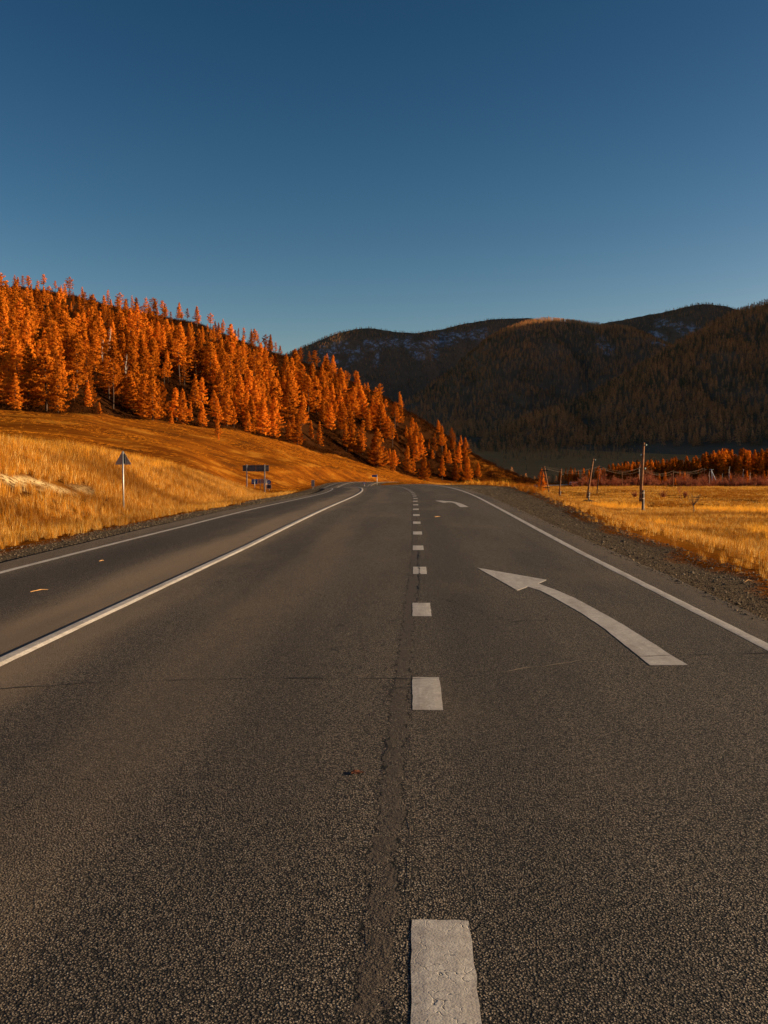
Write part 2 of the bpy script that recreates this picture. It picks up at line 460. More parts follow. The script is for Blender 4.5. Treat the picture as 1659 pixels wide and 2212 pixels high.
def ground_mat():
    t = NT('dry_ground')
    p = t.pos()
    forest, gravel, tall, scar = t.attr('forest'), t.attr('gravel'), t.attr('tall'), t.attr('scar')
    nf = t.noise(p, 3.0, 6, .65); nm_ = t.noise(t.scale(p, (.04, .12, .3)), 1, 5, .6); nb = t.noise(p, .35, 5, .6)
    nst = t.noise(t.scale(p, (.012, .05, .5)), 1, 6, .62)
    g1 = t.mix(nf, (.14, .038, .004), (.35, .108, .009))
    g2 = t.mix(nf, (.075, .020, .003), (.19, .050, .005))
    grass = t.mix(t.ramp(nm_, .38, .62), g2, g1)
    grass = t.mix(t.math('MULTIPLY', t.ramp(nst, .52, .68), .8), grass, (.075, .026, .006))
    grass = t.mix(t.math('MULTIPLY', t.ramp(nst, .47, .33), .6), grass, (.42, .17, .02))
    tl = t.mix(t.ramp(nb, .35, .65), (.07, .024, .005), (.24, .09, .012))
    c = t.mix(tall, grass, tl)
    fo = t.mix(nf, (.012, .006, .003), (.055, .018, .005))  # forest floor, its colour darkened for the shade between the trees
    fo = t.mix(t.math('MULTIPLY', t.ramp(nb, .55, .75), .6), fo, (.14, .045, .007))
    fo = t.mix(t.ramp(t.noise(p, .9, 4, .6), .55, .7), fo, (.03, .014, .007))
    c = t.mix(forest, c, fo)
    meadow = t.attr('meadow')
    c = t.mix(meadow, c, t.mix(nst, (.36, .170, .060), (.60, .31, .115)))
    vor = t.n('ShaderNodeTexVoronoi', i_Vector=p, i_Scale=38.0)
    vc = t.n('ShaderNodeSeparateColor', i_Color=vor.outputs['Color'])
    gr = t.mix(vc.outputs[0], (.075, .056, .040), (.19, .138, .092))
    gr = t.mix(t.math('MULTIPLY', t.ramp(nb, .45, .7), .5), gr, (.075, .060, .046))
    c = t.mix(gravel, c, gr)
    c = t.mix(t.math('MULTIPLY', scar, t.ramp(t.noise(p, 5.0, 5, .75), .40, .52)), c, t.mix(nf, (.40, .26, .11), (.80, .60, .30)))
    h = t.math('ADD', t.math('MULTIPLY', nf, 1.0), t.math('MULTIPLY', t.math('MULTIPLY', vor.outputs['Distance'], -.6), gravel))
    nrm = t.bump(h, .9, .09)
    t.pbr(c, .95, 0, nrm, 0.0)
    return t.m

def blade_mat(name, a, b, tip=None, trans=.35, drift=None, per_blade=.3, power=1.0):
    """grass, needles and leaves: diffuse with some light through them"""
    t = NT(name)
    oi = t.n('ShaderNodeObjectInfo').outputs['Random']
    rnd = t.n('ShaderNodeNewGeometry').outputs['Random Per Island']
    f = t.math('ADD', t.math('MULTIPLY', oi, 1 - per_blade), t.math('MULTIPLY', rnd, per_blade))
    if power != 1.0: f = t.math('POWER', f, power)
    c = t.mix(f, a, b)
    if tip: c = t.mix(t.math('GREATER_THAN', rnd, .8), c, tip)
    if drift:
        w = t.ramp(t.noise(t.scale(t.pos(), (.055, .13, .3)), 1, 5, .65), .40, .62)
        c = t.mix(t.math('MULTIPLY', w, .68), c, drift)
    d = t.n('ShaderNodeBsdfDiffuse', i_Color=c)
    tr = t.n('ShaderNodeBsdfTranslucent', i_Color=c)
    mx = t.n('ShaderNodeMixShader'); mx.inputs[0].default_value = trans
    t.t.links.new(d.outputs[0], mx.inputs[1]); t.t.links.new(tr.outputs[0], mx.inputs[2])
    t.t.links.new(mx.outputs[0], t.out.inputs[0])
    return t.m

M = {}
M['asphalt'] = asphalt_mat()
M['paint'] = paint_mat()
M['ground'] = ground_mat()
M['crack'] = simple_mat('crack_shadow_dirt', (.022, .02, .02), .95, var=.4, scale=30)
M['crack_dirt'] = simple_mat('crack_filler', (.20, .15, .11), .95, var=.4, scale=60)
M['grass'] = blade_mat('straw_grass', (.24, .078, .007), (.95, .44, .045), (.95, .66, .24), .45, (.17, .045, .005), .6)
M['slope_grass'] = blade_mat('slope_grass', (.20, .055, .005), (.82, .30, .022), None, .35)
M['grass_red'] = blade_mat('rusty_grass', (.20, .06, .008), (.42, .15, .015))
M['larch'] = blade_mat('larch_needles', (.13, .020, .002), (.93, .27, .020), None, .20, None, .22, .85)
M['larch_far'] = blade_mat('far_larch_needles', (.46, .215, .085), (.82, .42, .17), None, .35)
M['pine_far'] = blade_mat('far_pine_needles', (.11, .11, .065), (.20, .175, .095), None, .3)
M['bark'] = simple_mat('larch_bark', (.075, .045, .030), .95, var=.4, scale=5, bump=.5)
M['birch'] = simple_mat('birch_bark', (.62, .52, .42), .8, var=.3, scale=3)
M['twig'] = simple_mat('red_twigs', (.36, .105, .040), .9, var=.35, scale=3)
M['grey_twig'] = simple_mat('dead_grey_twigs', (.11, .085, .07), .9, var=.35, scale=3)
M['stone'] = simple_mat('stone', (.30, .25, .20), .9, var=.35, scale=14, bump=.4)
M['zinc'] = simple_mat('galvanised_steel', (.42, .40, .38), .5, .6, .15, 5, .5)
M['zinc_dark'] = simple_mat('dark_bracket_steel', (.05, .055, .06), .6, .3, .2, 8)
M['plate_back'] = simple_mat('aluminium_plate_back', (.42, .31, .25), .7, 0, .18, 3)
M['plate_back_dark'] = simple_mat('dark_board_back', (.11, .10, .10), .7, 0, .2, 2)
M['blue'] = simple_mat('blue_sign_face', (.015, .10, .32), .5, 0, .15, 4)
M['white'] = simple_mat('white_enamel', (.70, .70, .70), .5, 0, .1, 6)
M['red'] = simple_mat('red_enamel', (.5, .03, .02), .5, 0, .1, 6)
M['wood'] = simple_mat('weathered_pole_wood', (.24, .105, .045), .9, 0, .4, 3, bump=.4)
M['tarred'] = simple_mat('tarred_wood', (.030, .022, .018), .9, 0, .4, 3, bump=.4)
M['concrete'] = simple_mat('concrete_stub', (.13, .105, .09), .9, 0, .25, 4, bump=.3)
M['wire'] = simple_mat('wire', (.26, .18, .12), .5, .6, .1, 4)
M['glass_insulator'] = simple_mat('pale_green_insulator', (.45, .58, .52), .2, 0, .1, 4, .6)
M['earth'] = simple_mat('dark_earth', (.030, .018, .012), .95, 0, .5, 3, bump=.8)
M['straw'] = simple_mat('straw', (.48, .26, .10), .8, 0, .2, 20)
M['leaf'] = simple_mat('brown_leaf', (.10, .028, .008), .8, 0, .5, 50)

# ------------------------------------------------------------------ ground sheet
def spaced(lo_step, k, cap, inner, outer, grow):
    v = [0.0]
    while v[-1] < outer:
        x = v[-1]
        v.append(x + (min(cap, max(lo_step, k * x)) if x < inner else (x - inner) * grow + cap))
    return np.array(v)
_p = spaced(.25, .03, 4.0, 320, 5200, .06)
xs = np.concatenate([-_p[:0:-1], _p])
_q = spaced(.5, .022, 4.0, 720, 6200, .06)
ys = np.concatenate([-spaced(2, .2, 60, 60, 300, .1)[:0:-1], _q])
GX, GY = np.meshgrid(xs, ys)
GH = H(GX, GY)
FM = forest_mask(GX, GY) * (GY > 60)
# beyond the valley the sheet runs on flat to the horizon, under the mountains
nx, ny = len(xs), len(ys)
gv = np.stack([GX, GY, GH], -1).reshape(-1, 3)
ii = (np.arange(ny - 1)[:, None] * nx + np.arange(nx - 1)[None, :])
gf = np.stack([ii, ii + 1, ii + nx + 1, ii + nx], -1).reshape(-1, 4)
fmid = FM.reshape(-1)[gf].mean(1)
L_ = GX - xc(GY)
grav = sstep(.0, .25, L_ - g_left(GY) + .35 * fbm(GX * .9, GY * .5, 3, 61)) * sstep(.0, .25, g_right(GY) - L_ + .5 * fbm(GX * .7, GY * .4, 3, 62)) * (GY < 640)
dl_ = g_left(GY) - L_
tall = np.maximum(sstep(2, 6, dl_) * (1 - sstep(95, 140, GY)), sstep(0, 2, L_ - g_right(GY))) * (GY < 420)
tall = tall * (1 - sstep(24, 44, dl_))
_u = GX / np.maximum(GY, 10); _px = 893 + 2100 * _u
scar = (sstep(.35, .6, 1 - np.abs(dl_ + 1.2 * fbm(GX * .2, GY * .12, 2, 9) - 6.45) / .9) * sstep(20, 24, GY) * (1 - sstep(36, 44, GY)) * (fbm(GX * .35, GY * .25, 3, 71) > -.12))
scar2 = (np.abs(_px - 355) < 34) & (np.abs(dl_ - 9.3 - .5 * fbm(GX, GY, 2, 75)) < .7) & (GY > 40) & (GY < 75)
scar = np.maximum(scar, scar2 * (fbm(GX * .8, GY * .8, 3, 72) > -.1))
meadow = sstep(560, 660, GY) * (FM < .5)
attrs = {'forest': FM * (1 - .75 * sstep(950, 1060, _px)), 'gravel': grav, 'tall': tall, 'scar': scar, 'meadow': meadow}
def sub_ground(name, sel, label=None):
    f = gf[sel]; used = np.unique(f); remap = np.full(len(gv), -1); remap[used] = np.arange(len(used))
    me = mesh_np(name, gv[used], remap[f], [M['ground']], True)
    for k, a in attrs.items():
        at_ = me.attributes.new(k, 'FLOAT', 'POINT'); at_.data.foreach_set('value', a.reshape(-1)[used].astype(np.float32))
    o = obj(name, me); o['kind'] = 'structure'
    return o
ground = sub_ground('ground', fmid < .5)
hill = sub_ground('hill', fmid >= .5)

# ------------------------------------------------------------------ road
def unproject_road(px, py):
    u, v = ray(px, py)
    y = -CAM_Z / v if v < 0 else 200
    for _ in range(60):
        x = u * y
        z = float(road_z(x - xc(y), y))
        y += ((z - CAM_Z) / v - y) * .6
    return u * y, y
def lane_uv(me, z_off=0):
    uv = me.uv_layers.new(name='lane')
    co = np.empty(len(me.vertices) * 3, np.float32); me.vertices.foreach_get('co', co); co = co.reshape(-1, 3)
    li = np.empty(len(me.loops), np.int32); me.loops.foreach_get('vertex_index', li)
    p = co[li]; w = np.stack([p[:, 0] - xc(p[:, 1]), p[:, 1]], -1)
    uv.data.foreach_set('uv', w.astype(np.float32).ravel())

def build_road():
    ls = np.array([-6.86, -6.82, -5.5, -4.2, -3.4, -2, -1, 0, 1, 2, 3, 3.5, 3.74, 3.78])
    yy = np.concatenate([np.arange(-60, 10, 2.0), np.arange(10, 160, 1.0), np.arange(160, 640, 4.0)])
    Lg, Yg = np.meshgrid(ls, yy)
    Zg = road_z(Lg, Yg)
    Lg = Lg + np.where(np.abs(Lg + 6.84) < .05, .035 * fbm(Yg * 1.3, Yg * 0, 4, 81), 0) + np.where(Lg > 3.7, .05 * fbm(Yg * 1.3, Yg * 0 + 9, 4, 82), 0)
    Zg = Zg - np.where((np.arange(len(ls)) == 0) | (np.arange(len(ls)) == len(ls) - 1), .09, 0)[None, :]
    v = np.stack([Lg + xc(Yg), Yg, Zg], -1).reshape(-1, 3)
    n = len(ls); i = (np.arange(len(yy) - 1)[:, None] * n + np.arange(n - 1)[None, :])
    f = np.stack([i, i + 1, i + n + 1, i + n], -1).reshape(-1, 4)
    me = mesh_np('road', v, f, [M['asphalt']], False); lane_uv(me)
    o = obj('road', me); o['kind'] = 'structure'
    return o
road = build_road()

def marking(name, outline_l, ys_, thick, mat='paint', ragged=.006, seed=0, ny_step=.05):
    """a strip of paint between two sideways positions given along the road (functions of y)"""
    la, lb = outline_l
    v = []; m = 5
    for k, y in enumerate(ys_):
        a, b = la(y), lb(y)
        for j in range(m):
            t = j / (m - 1)
            l = a + (b - a) * t
            if j == 0: l += ragged * float(fbm(y * 14, seed * 3.1, 3, 91))
            if j == m - 1: l += ragged * float(fbm(y * 14, seed * 3.1 + 50, 3, 92))
            yv = y
            if k in (0, len(ys_) - 1): yv += ragged * 1.2 * float(fbm(l * 30, seed * 7.7 + k, 3, 93))
            z = float(road_z(l, yv)) + (thick if 0 < j < m - 1 and 0 < k < len(ys_) - 1 else thick * .15 if thick > .008 else .002)
            v.append((l + float(xc(yv)), yv, z))
    f = [(k * m + j, k * m + j + 1, (k + 1) * m + j + 1, (k + 1) * m + j) for k in range(len(ys_) - 1) for j in range(m - 1)]
    me = mesh_np(name, v, f, [M[mat]], False); lane_uv(me)
    return obj(name, me, road)

for n in range(-3, 34):
    y1 = 3.45 + 4 * n; y0 = y1 - 1.0
    if y1 > 140: break
    wob = .01 * float(fbm(n * 1.7, 0, 1, 95)) if n > 1 else 0
    marking('lane_dash', (lambda y, w=wob: -.005 + w, lambda y, w=wob: .203 + w), list(np.linspace(y0, y1, 14 if y1 < 30 else 6)), .0035, seed=n)
rl = lambda y: float(np.interp(y, [0, 9, 18, 60], [3.20, 3.19, 3.10, 3.08]))
ll = lambda y: float(np.interp(y, [0, 8, 19, 60], [-3.45, -3.44, -3.30, -3.28]))
el = lambda y: float(np.interp(y, [0, 15, 26, 60], [-6.26, -6.24, -6.04, -6.02]))
ydense = list(np.arange(-40, 2, 2.0)) + list(np.arange(2, 40, .25)) + list(np.arange(40, 180, 1.0)) + list(np.arange(180, 600, 4.0))
marking('edge_line', (lambda y: rl(y) - .065, lambda y: rl(y) + .065), ydense, .0035, ragged=.008, seed=40)
marking('divider_line', (lambda y: ll(y) - .085, lambda y: ll(y) + .085), ydense, .017, ragged=.006, seed=41)['label'] = 'thick raised pale line between the carriageways'
marking('edge_line', (lambda y: el(y) - .06, lambda y: el(y) + .06), ydense, .0035, ragged=.008, seed=42)

def poly_marking(name, pts, thick=.0035):
    P = [unproject_road(*p) for p in pts]
    import mathutils.geometry as mg
    # densify edges, slight wear
    Q = []
    for i in range(len(P)):
        a, b = P[i], P[(i + 1) % len(P)]
        k = max(1, int(math.dist(a, b) / .12))
        for j in range(k):
            t = j / k
            x, y = a[0] + (b[0] - a[0]) * t, a[1] + (b[1] - a[1]) * t
            Q.append((x + .006 * float(fbm(y * 9, x * 9, 2, 96)), y + .006 * float(fbm(x * 9, y * 9, 2, 97))))
    tri = mg.tessellate_polygon([[Vector((x, y, 0)) for x, y in Q]])
    v = [(x, y, float(road_z(x - xc(y), y)) + thick) for x, y in Q]
    v += [(x, y, float(road_z(x - xc(y), y)) + .0005) for x, y in Q]
    n = len(Q)
    f = [tuple(t) for t in tri] + [(i, (i + 1) % n, (i + 1) % n + n, i + n) for i in range(n)]
    me = mesh_np(name, v, f, [M['paint']], False); lane_uv(me)
    me.update()
    o = obj(name, me, road)
    return o
def zc(o, s, pts): return [((o[0] + x * s) * .54004, (o[1] + y * s) * .54004) for x, y in pts]
A1 = zc((1850, 2200), 1 / 1.3576, [(80, 97), (458, 163), (412, 183), (500, 215), (600, 257), (700, 310), (800, 365), (870, 405), (950, 455), (1050, 517), (1130, 570), (1223, 625), (1018, 627), (960, 580), (885, 520), (820, 468), (760, 420), (700, 380), (640, 340), (560, 295), (480, 250), (420, 220), (355, 200), (298, 220)])
poly_marking('turn_arrow', A1)['label'] = 'near white arrow curving left into the next lane'
A2 = zc((1500, 1850), 1 / 3.318, [(800, 507), (880, 507), (935, 513), (1000, 515), (1060, 522), (1140, 545), (1200, 570), (1240, 590), (1130, 592), (1090, 562), (1060, 543), (1020, 530), (970, 527), (910, 533)])
poly_marking('turn_arrow', A2)['label'] = 'far white arrow curving left near the crest'

def crack(name, pts, w, mat, seed, lift=.0045):
    """thin jagged line across or along the road; pts on the road in metres"""
    v = []; n = 0; total = []
    for i in range(len(pts) - 1):
        a, b = pts[i], pts[i + 1]; k = max(2, int(math.dist(a, b) / .05))
        for j in range(k):
            t = j / k; total.append((a[0] + (b[0] - a[0]) * t, a[1] + (b[1] - a[1]) * t))
    total.append(pts[-1])
    for i, (x, y) in enumerate(total):
        a = total[max(0, i - 1)]; b = total[min(len(total) - 1, i + 1)]
        dx, dy = b[0] - a[0], b[1] - a[1]; L = math.hypot(dx, dy) + 1e-9
        nx_, ny_ = -dy / L, dx / L
        off = .030 * float(fbm(i * .31, seed, 5, 98, .65)); ww = w * max(.28, .45 + 1.6 * float(fbm(i * .33, seed + 9, 3, 99))) * min(1, i / 6 + .1, (len(total) - i) / 6)
        for sgn in (-1, 1):
            X, Y = x + nx_ * (off + sgn * ww / 2), y + ny_ * (off + sgn * ww / 2)
            v.append((X, Y, float(road_z(X - xc(Y), Y)) + lift))
    f = [(2 * i, 2 * i + 1, 2 * i + 3, 2 * i + 2) for i in range(len(total) - 1)]
    me = mesh_np(name, v, f, [M[mat]]); lane_uv(me)
    return obj(name, me, road)
tr = [unproject_road(*p) for p in [(-60, 1490), (0, 1488), (100, 1482), (200, 1475), (420, 1468), (650, 1465), (890, 1467), (980, 1465), (1060, 1456), (1140, 1443), (1230, 1432), (1300, 1420), (1400, 1418), (1659, 1411), (1720, 1409)]]
crack('transverse_crack', tr, .020, 'crack', 1)
crack('crack_filling', tr[8:12], .020, 'crack_dirt', 1, .0055)
crack('transverse_crack', [unproject_road(*p) for p in [(560, 1197), (650, 1195), (790, 1192), (900, 1190)]], .012, 'crack', 2)
crack('transverse_crack', [unproject_road(*p) for p in [(800, 1079), (850, 1080), (960, 1079), (1060, 1078)]], .03, 'crack', 4)
crack('joint_crack', [unproject_road(*p) for p in [(893, 1960), (889, 1880), (890, 1800), (893, 1740)]], .006, 'crack', 5)
crack('joint_crack', [unproject_road(*p) for p in [(886, 1690), (889, 1650), (883, 1620), (891, 1590)]], .006, 'crack', 8)
crack('joint_crack', [unproject_road(*p) for p in [(808, 2090), (806, 2040), (814, 1990)]], .006, 'crack', 6)
crack('joint_crack', [unproject_road(*p) for p in [(830, 1700), (834, 1640), (850, 1580)]], .008, 'crack', 9)
crack('joint_crack', [unproject_road(*p) for p in [(905, 1300), (908, 1258), (905, 1220), (907, 1190)]], .03, 'crack', 7)

# ------------------------------------------------------------------ scatter by geometry nodes (stuff only)
def scatter(name, pts, rot, scl, idx, protos, label, cat):
    me = bpy.data.meshes.new(name)
    me.vertices.add(len(pts)); me.vertices.foreach_set('co', np.asarray(pts, np.float32).ravel())
    a = me.attributes.new('rot', 'FLOAT_VECTOR', 'POINT'); a.data.foreach_set('vector', np.asarray(rot, np.float32).ravel())
    a = me.attributes.new('scl', 'FLOAT_VECTOR', 'POINT'); a.data.foreach_set('vector', np.asarray(scl, np.float32).ravel())
    a = me.attributes.new('pick', 'INT', 'POINT'); a.data.foreach_set('value', np.asarray(idx, np.int32))
    o = obj(name, me)
    col = bpy.data.collections.new(name + '_kinds')
    for i, (pn, pm) in enumerate(protos):
        po = bpy.data.objects.new(f'{pn}', pm); col.objects.link(po)
        po.name = f'{chr(97 + i)}_{pn}'
    ng = bpy.data.node_groups.new(name, 'GeometryNodeTree')
    ng.interface.new_socket('Geometry', in_out='INPUT', socket_type='NodeSocketGeometry')
    ng.interface.new_socket('Geometry', in_out='OUTPUT', socket_type='NodeSocketGeometry')
    N = ng.nodes; gi = N.new('NodeGroupInput'); go = N.new('NodeGroupOutput')
    ci = N.new('GeometryNodeCollectionInfo'); ci.inputs['Collection'].default_value = col
    ci.inputs['Separate Children'].default_value = True; ci.inputs['Reset Children'].default_value = True
    ip = N.new('GeometryNodeInstanceOnPoints'); ip.inputs['Pick Instance'].default_value = True
    def named(n_, dt):
        x = N.new('GeometryNodeInputNamedAttribute'); x.data_type = dt; x.inputs['Name'].default_value = n_
        return [s for s in x.outputs if s.enabled and s.name == 'Attribute'][0]
    lk = ng.links.new
    lk(gi.outputs[0], ip.inputs['Points']); lk(ci.outputs[0], ip.inputs['Instance'])
    lk(named('pick', 'INT'), ip.inputs['Instance Index'])
    er = N.new('FunctionNodeEulerToRotation'); lk(named('rot', 'FLOAT_VECTOR'), er.inputs[0])
    lk(er.outputs[0], ip.inputs['Rotation']); lk(named('scl', 'FLOAT_VECTOR'), ip.inputs['Scale'])
    lk(ip.outputs[0], go.inputs[0])
    md = o.modifiers.new('scatter', 'NODES'); md.node_group = ng
    prop(o, label, cat, kind='stuff')
    return o

def tuft(seed, n=26, h=.5, spread=.16, w=.008, droop=.35):
    r = np.random.default_rng(seed); v, f = [], []
    for k in range(n):
        a = r.uniform(0, 2 * math.pi); d = r.uniform(0, spread) ; hh = h * r.uniform(.45, 1.1)
        bx, by = d * math.cos(a), d * math.sin(a)
        la = r.uniform(0, 2 * math.pi); ln = hh * r.uniform(.05, droop)
        px_, py_ = -math.sin(la), math.cos(la)
        w_ = w * r.uniform(.6, 1.4)
        b = len(v)
        mx, my = bx + math.cos(la) * ln * .35, by + math.sin(la) * ln * .35
        tx, ty = bx + math.cos(la) * ln, by + math.sin(la) * ln
        v += [(bx - px_ * w_, by - py_ * w_, -.03), (bx + px_ * w_, by + py_ * w_, -.03), (mx + px_ * w_ * .8, my + py_ * w_ * .8, hh * .6), (mx - px_ * w_ * .8, my - py_ * w_ * .8, hh * .6), (tx, ty, hh)]
        f += [(b, b + 1, b + 2, b + 3), (b + 3, b + 2, b + 4)]
    return v, f
def tuft_protos(mat, h, n=26, spread=.16, w=.008, k=4, droop=.35, s0=0):
    out = []
    for i in range(k):
        v, f = tuft(100 + i + s0, n, h, spread, w, droop)
        out.append(('grass_tuft', mesh_np('grass_tuft', v, f, [mat])))
    return out
def place(x, y, seed, smin, smax, tilt=.15, vert=1.0, sink=0.0, kinds=4):
    r = np.random.default_rng(seed); n = len(x)
    z = H(x, y) - sink
    s = r.uniform(smin, smax, n)
    rot = np.stack([r.normal(0, tilt, n), r.normal(0, tilt, n), r.uniform(0, 2 * math.pi, n)], -1)
    return np.stack([x, y, z], -1), rot, np.stack([s, s, s * vert * r.uniform(.8, 1.25, n)], -1), r.integers(0, kinds, n)

r = np.random.default_rng(1)
# left bank
def cand(n, x0, x1, y0, y1, r):
    return r.uniform(x0, x1, n), r.uniform(y0, y1, n)
def grass_left_near():
    x, y = cand(60000, -34, -7, 12, 100, r)
    l = x - xc(y); dl = g_left(y) - l
    u = x / y
    dens = sstep(.0, 1.2, dl) * (1 - .75 * sstep(24, 30, dl)) * (u > -.50) * (.35 + .65 * sstep(-.25, .35, fbm(x * .33, y * .33, 3, 41)))
    sc = (np.abs(dl + 1.2 * fbm(x * .2, y * .12, 2, 9) - 6.35) < .42) & (y > 21) & (y < 42)
    sc |= (np.abs(893 + 2100 * u - 355) < 34) & (np.abs(dl - 9.3) < .7) & (y > 40) & (y < 75)
    keep = (r.uniform(0, 1, len(x)) < dens) & ~sc
    return x[keep], y[keep]
x, y = grass_left_near()
dl = g_left(y) - (x - xc(y))
p, ro, s, k = place(x, y, 2, .55, 1.15)
s *= (.55 + .6 * sstep(1, 9, dl))[:, None]
scatter('dry_grass', p, ro, s, k, tuft_protos(M['grass'], .46, 34, .2, .0045), 'tall straw coloured dry grass on the roadside bank at left', 'grass')

def grass_right_near():
    x, y = cand(90000, 4, 55, 10, 115, r)
    l = x - xc(y); dr = l - g_right(y); u = x / y
    dens = sstep(-.1, .8, dr) * (u < .46) * (.3 + .7 * sstep(-.3, .3, fbm(x * .3, y * .2, 3, 43))) * (1 - .45 * sstep(60, 100, y))
    keep = r.uniform(0, 1, len(x)) < dens
    return x[keep], y[keep]
x, y = grass_right_near()
p, ro, s, k = place(x, y, 3, .5, 1.1)
dr_ = (x - xc(y)) - g_right(y)
s *= (.45 + .55 * sstep(0, 5, dr_))[:, None] * np.stack([np.ones(len(x)), np.ones(len(x)), .75 + .35 * fbm(x * .25, y * .15, 2, 88)], -1)
scatter('dry_grass', p, ro, s, k, tuft_protos(M['grass'], .46, 34, .2, .0045, s0=20), 'tall straw coloured dry grass between the road and the poles at right', 'grass')

# paler grass added to brighten the crest of the bank and the field
M['feather'] = blade_mat('feather_grass', (.76, .33, .028), (.97, .50, .075), None, .5, None, .5)
x, y = cand(42000, -34, 60, 16, 125, r)
l_ = x - xc(y); dl_f = g_left(y) - l_; dr_f = l_ - g_right(y)
n_ = fbm(x * .12, y * .07, 3, 301)
keepL = (dl_f > 7.5 + 1.5 * n_) & (dl_f < 17) & (x / y > -.48) & (y < 90) & (r.uniform(0, 1, len(x)) < .75 * sstep(7.5, 10.5, dl_f))
keepR = (dr_f > 1.2) & (x / y < .44) & (n_ > .05 + .1 * (y < 40)) & (r.uniform(0, 1, len(x)) < .5)
for kk, lab in ((keepL, 'pale yellow grass added to brighten the crest of the left bank'), (keepR, 'pale yellow grass added to brighten drifts across the right field')):
    p, ro, s, k = place(x[kk], y[kk], 71, .7, 1.15)
    s *= (.85 + y[kk] / 220)[:, None]
    scatter('feather_grass', p, ro, s, k, tuft_protos(M['feather'], .55, 30, .25, .005, s0=120, droop=.5), lab, 'grass')

def undergrowth():
    mats = []
    for i in range(4):
        rr = np.random.default_rng(900 + i); V, F = [], []
        for k in range(90):
            a = rr.uniform(0, 6.28); q = rr.uniform(0, 1) ** .5; c = np.array([.9 * q * math.cos(a), .9 * q * math.sin(a), rr.uniform(.05, 1.0) * (1.15 - q * .7)])
            e1 = rr.normal(0, 1, 3); e1 /= np.linalg.norm(e1); e2 = rr.normal(0, 1, 3); e2 /= np.linalg.norm(e2); s_ = rr.uniform(.06, .16)
            b = len(V); V += [tuple(c - e1 * s_), tuple(c + e1 * s_), tuple(c + e2 * s_)]; F.append((b, b + 1, b + 2))
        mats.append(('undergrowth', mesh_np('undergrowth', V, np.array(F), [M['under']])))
    x, y = cand(60000, -330, 75, 150, 640, r)
    u = x / y
    keep = (forest_mask(x, y) > .4) & (u > -.5) & (y < 625) & (fbm(x / 16, y / 16, 3, 57) > -.35)
    x, y = x[keep], y[keep]
    p, ro, s, k = place(x, y, 61, .6, 2.1, .1)
    scatter('undergrowth', p, ro, s, k, mats, 'dark brown bushes and scrub under the larches of the left hill', 'undergrowth')
M['under'] = blade_mat('dark_scrub', (.010, .006, .003), (.085, .024, .005), None, .1)  # scrub, coloured near black to deepen the shade between the larches
undergrowth()

x, y = cand(26000, -34, 150, 14, 300, r)
l_ = x - xc(y)
keep = (x / y < .46) & (x / y > -.48) & ((l_ > g_right(y) + 1) | ((l_ < g_left(y) - 2) & (y < 75))) & (fbm(x * .16 / (1 + y / 80), y * .10 / (1 + y / 80), 3, 49) > .12)
p, ro, s, k = place(x[keep], y[keep], 7, .6, 1.1)
s *= (.8 + y[keep] / 160)[:, None] * np.array([1, 1, .6])
scatter('rusty_grass', p, ro, s, k, tuft_protos(M['grass_red'], .42, 34, .3, .006, s0=80), 'patches of rust brown weeds scattered through the golden grass', 'grass')
x, y = cand(5000, 3, 30, 14, 110, r)
dr = (x - xc(y)) - g_right(y)
keep = (np.abs(dr - .8 - .9 * fbm(x * .4, y * .1, 2, 47)) < .7) & (fbm(x * .3, y * .08, 3, 48) > .0)
p, ro, s, k = place(x[keep], y[keep], 4, .5, 1.0)
scatter('rusty_grass', p, ro, s, k, tuft_protos(M['grass_red'], .5, s0=40), 'rust brown grass and weeds along the right gravel edge', 'grass')

def far_tufts():
    protos = tuft_protos(M['grass'], .42, n=46, spread=.7, w=.012, s0=60)
    x, y = cand(70000, 5, 190, 90, 440, r)
    u = x / y; l = x - xc(y)
    keep = (u < .47) & (l > g_right(y) + .5) & (r.uniform(0, 1, len(x)) < (.15 + .85 * sstep(-.2, .25, fbm(x / 9, y / 22, 3, 51))))
    p, ro, s, k = place(x[keep], y[keep], 5, .6, 1.3)
    s *= (.6 + y[keep] / 300)[:, None] * np.array([1, 1, .6])
    scatter('field_grass', p, ro, s, k, protos, 'golden grass of the flat field beside the utility poles', 'grass')
    protos = tuft_protos(M['slope_grass'], .42, n=46, spread=.7, w=.012, s0=70)
    x, y = cand(110000, -260, 60, 70, 460, r)
    u = x / y; l = x - xc(y)
    keep = (u > -.52) & (l < g_left(y) - 1.5) & (forest_mask(x, y) < .5) & (r.uniform(0, 1, len(x)) < (.08 + .9 * sstep(-.05, .3, fbm(x / 30, y / 9, 3, 53))))
    p, ro, s, k = place(x[keep], y[keep], 6, .35, .8)
    s *= (.55 + y[keep] / 420)[:, None] * np.array([1, 1, .6])
    scatter('hillside_grass', p, ro, s, k, protos, 'short amber grass on the slope below the wooded hill', 'grass')
far_tufts()

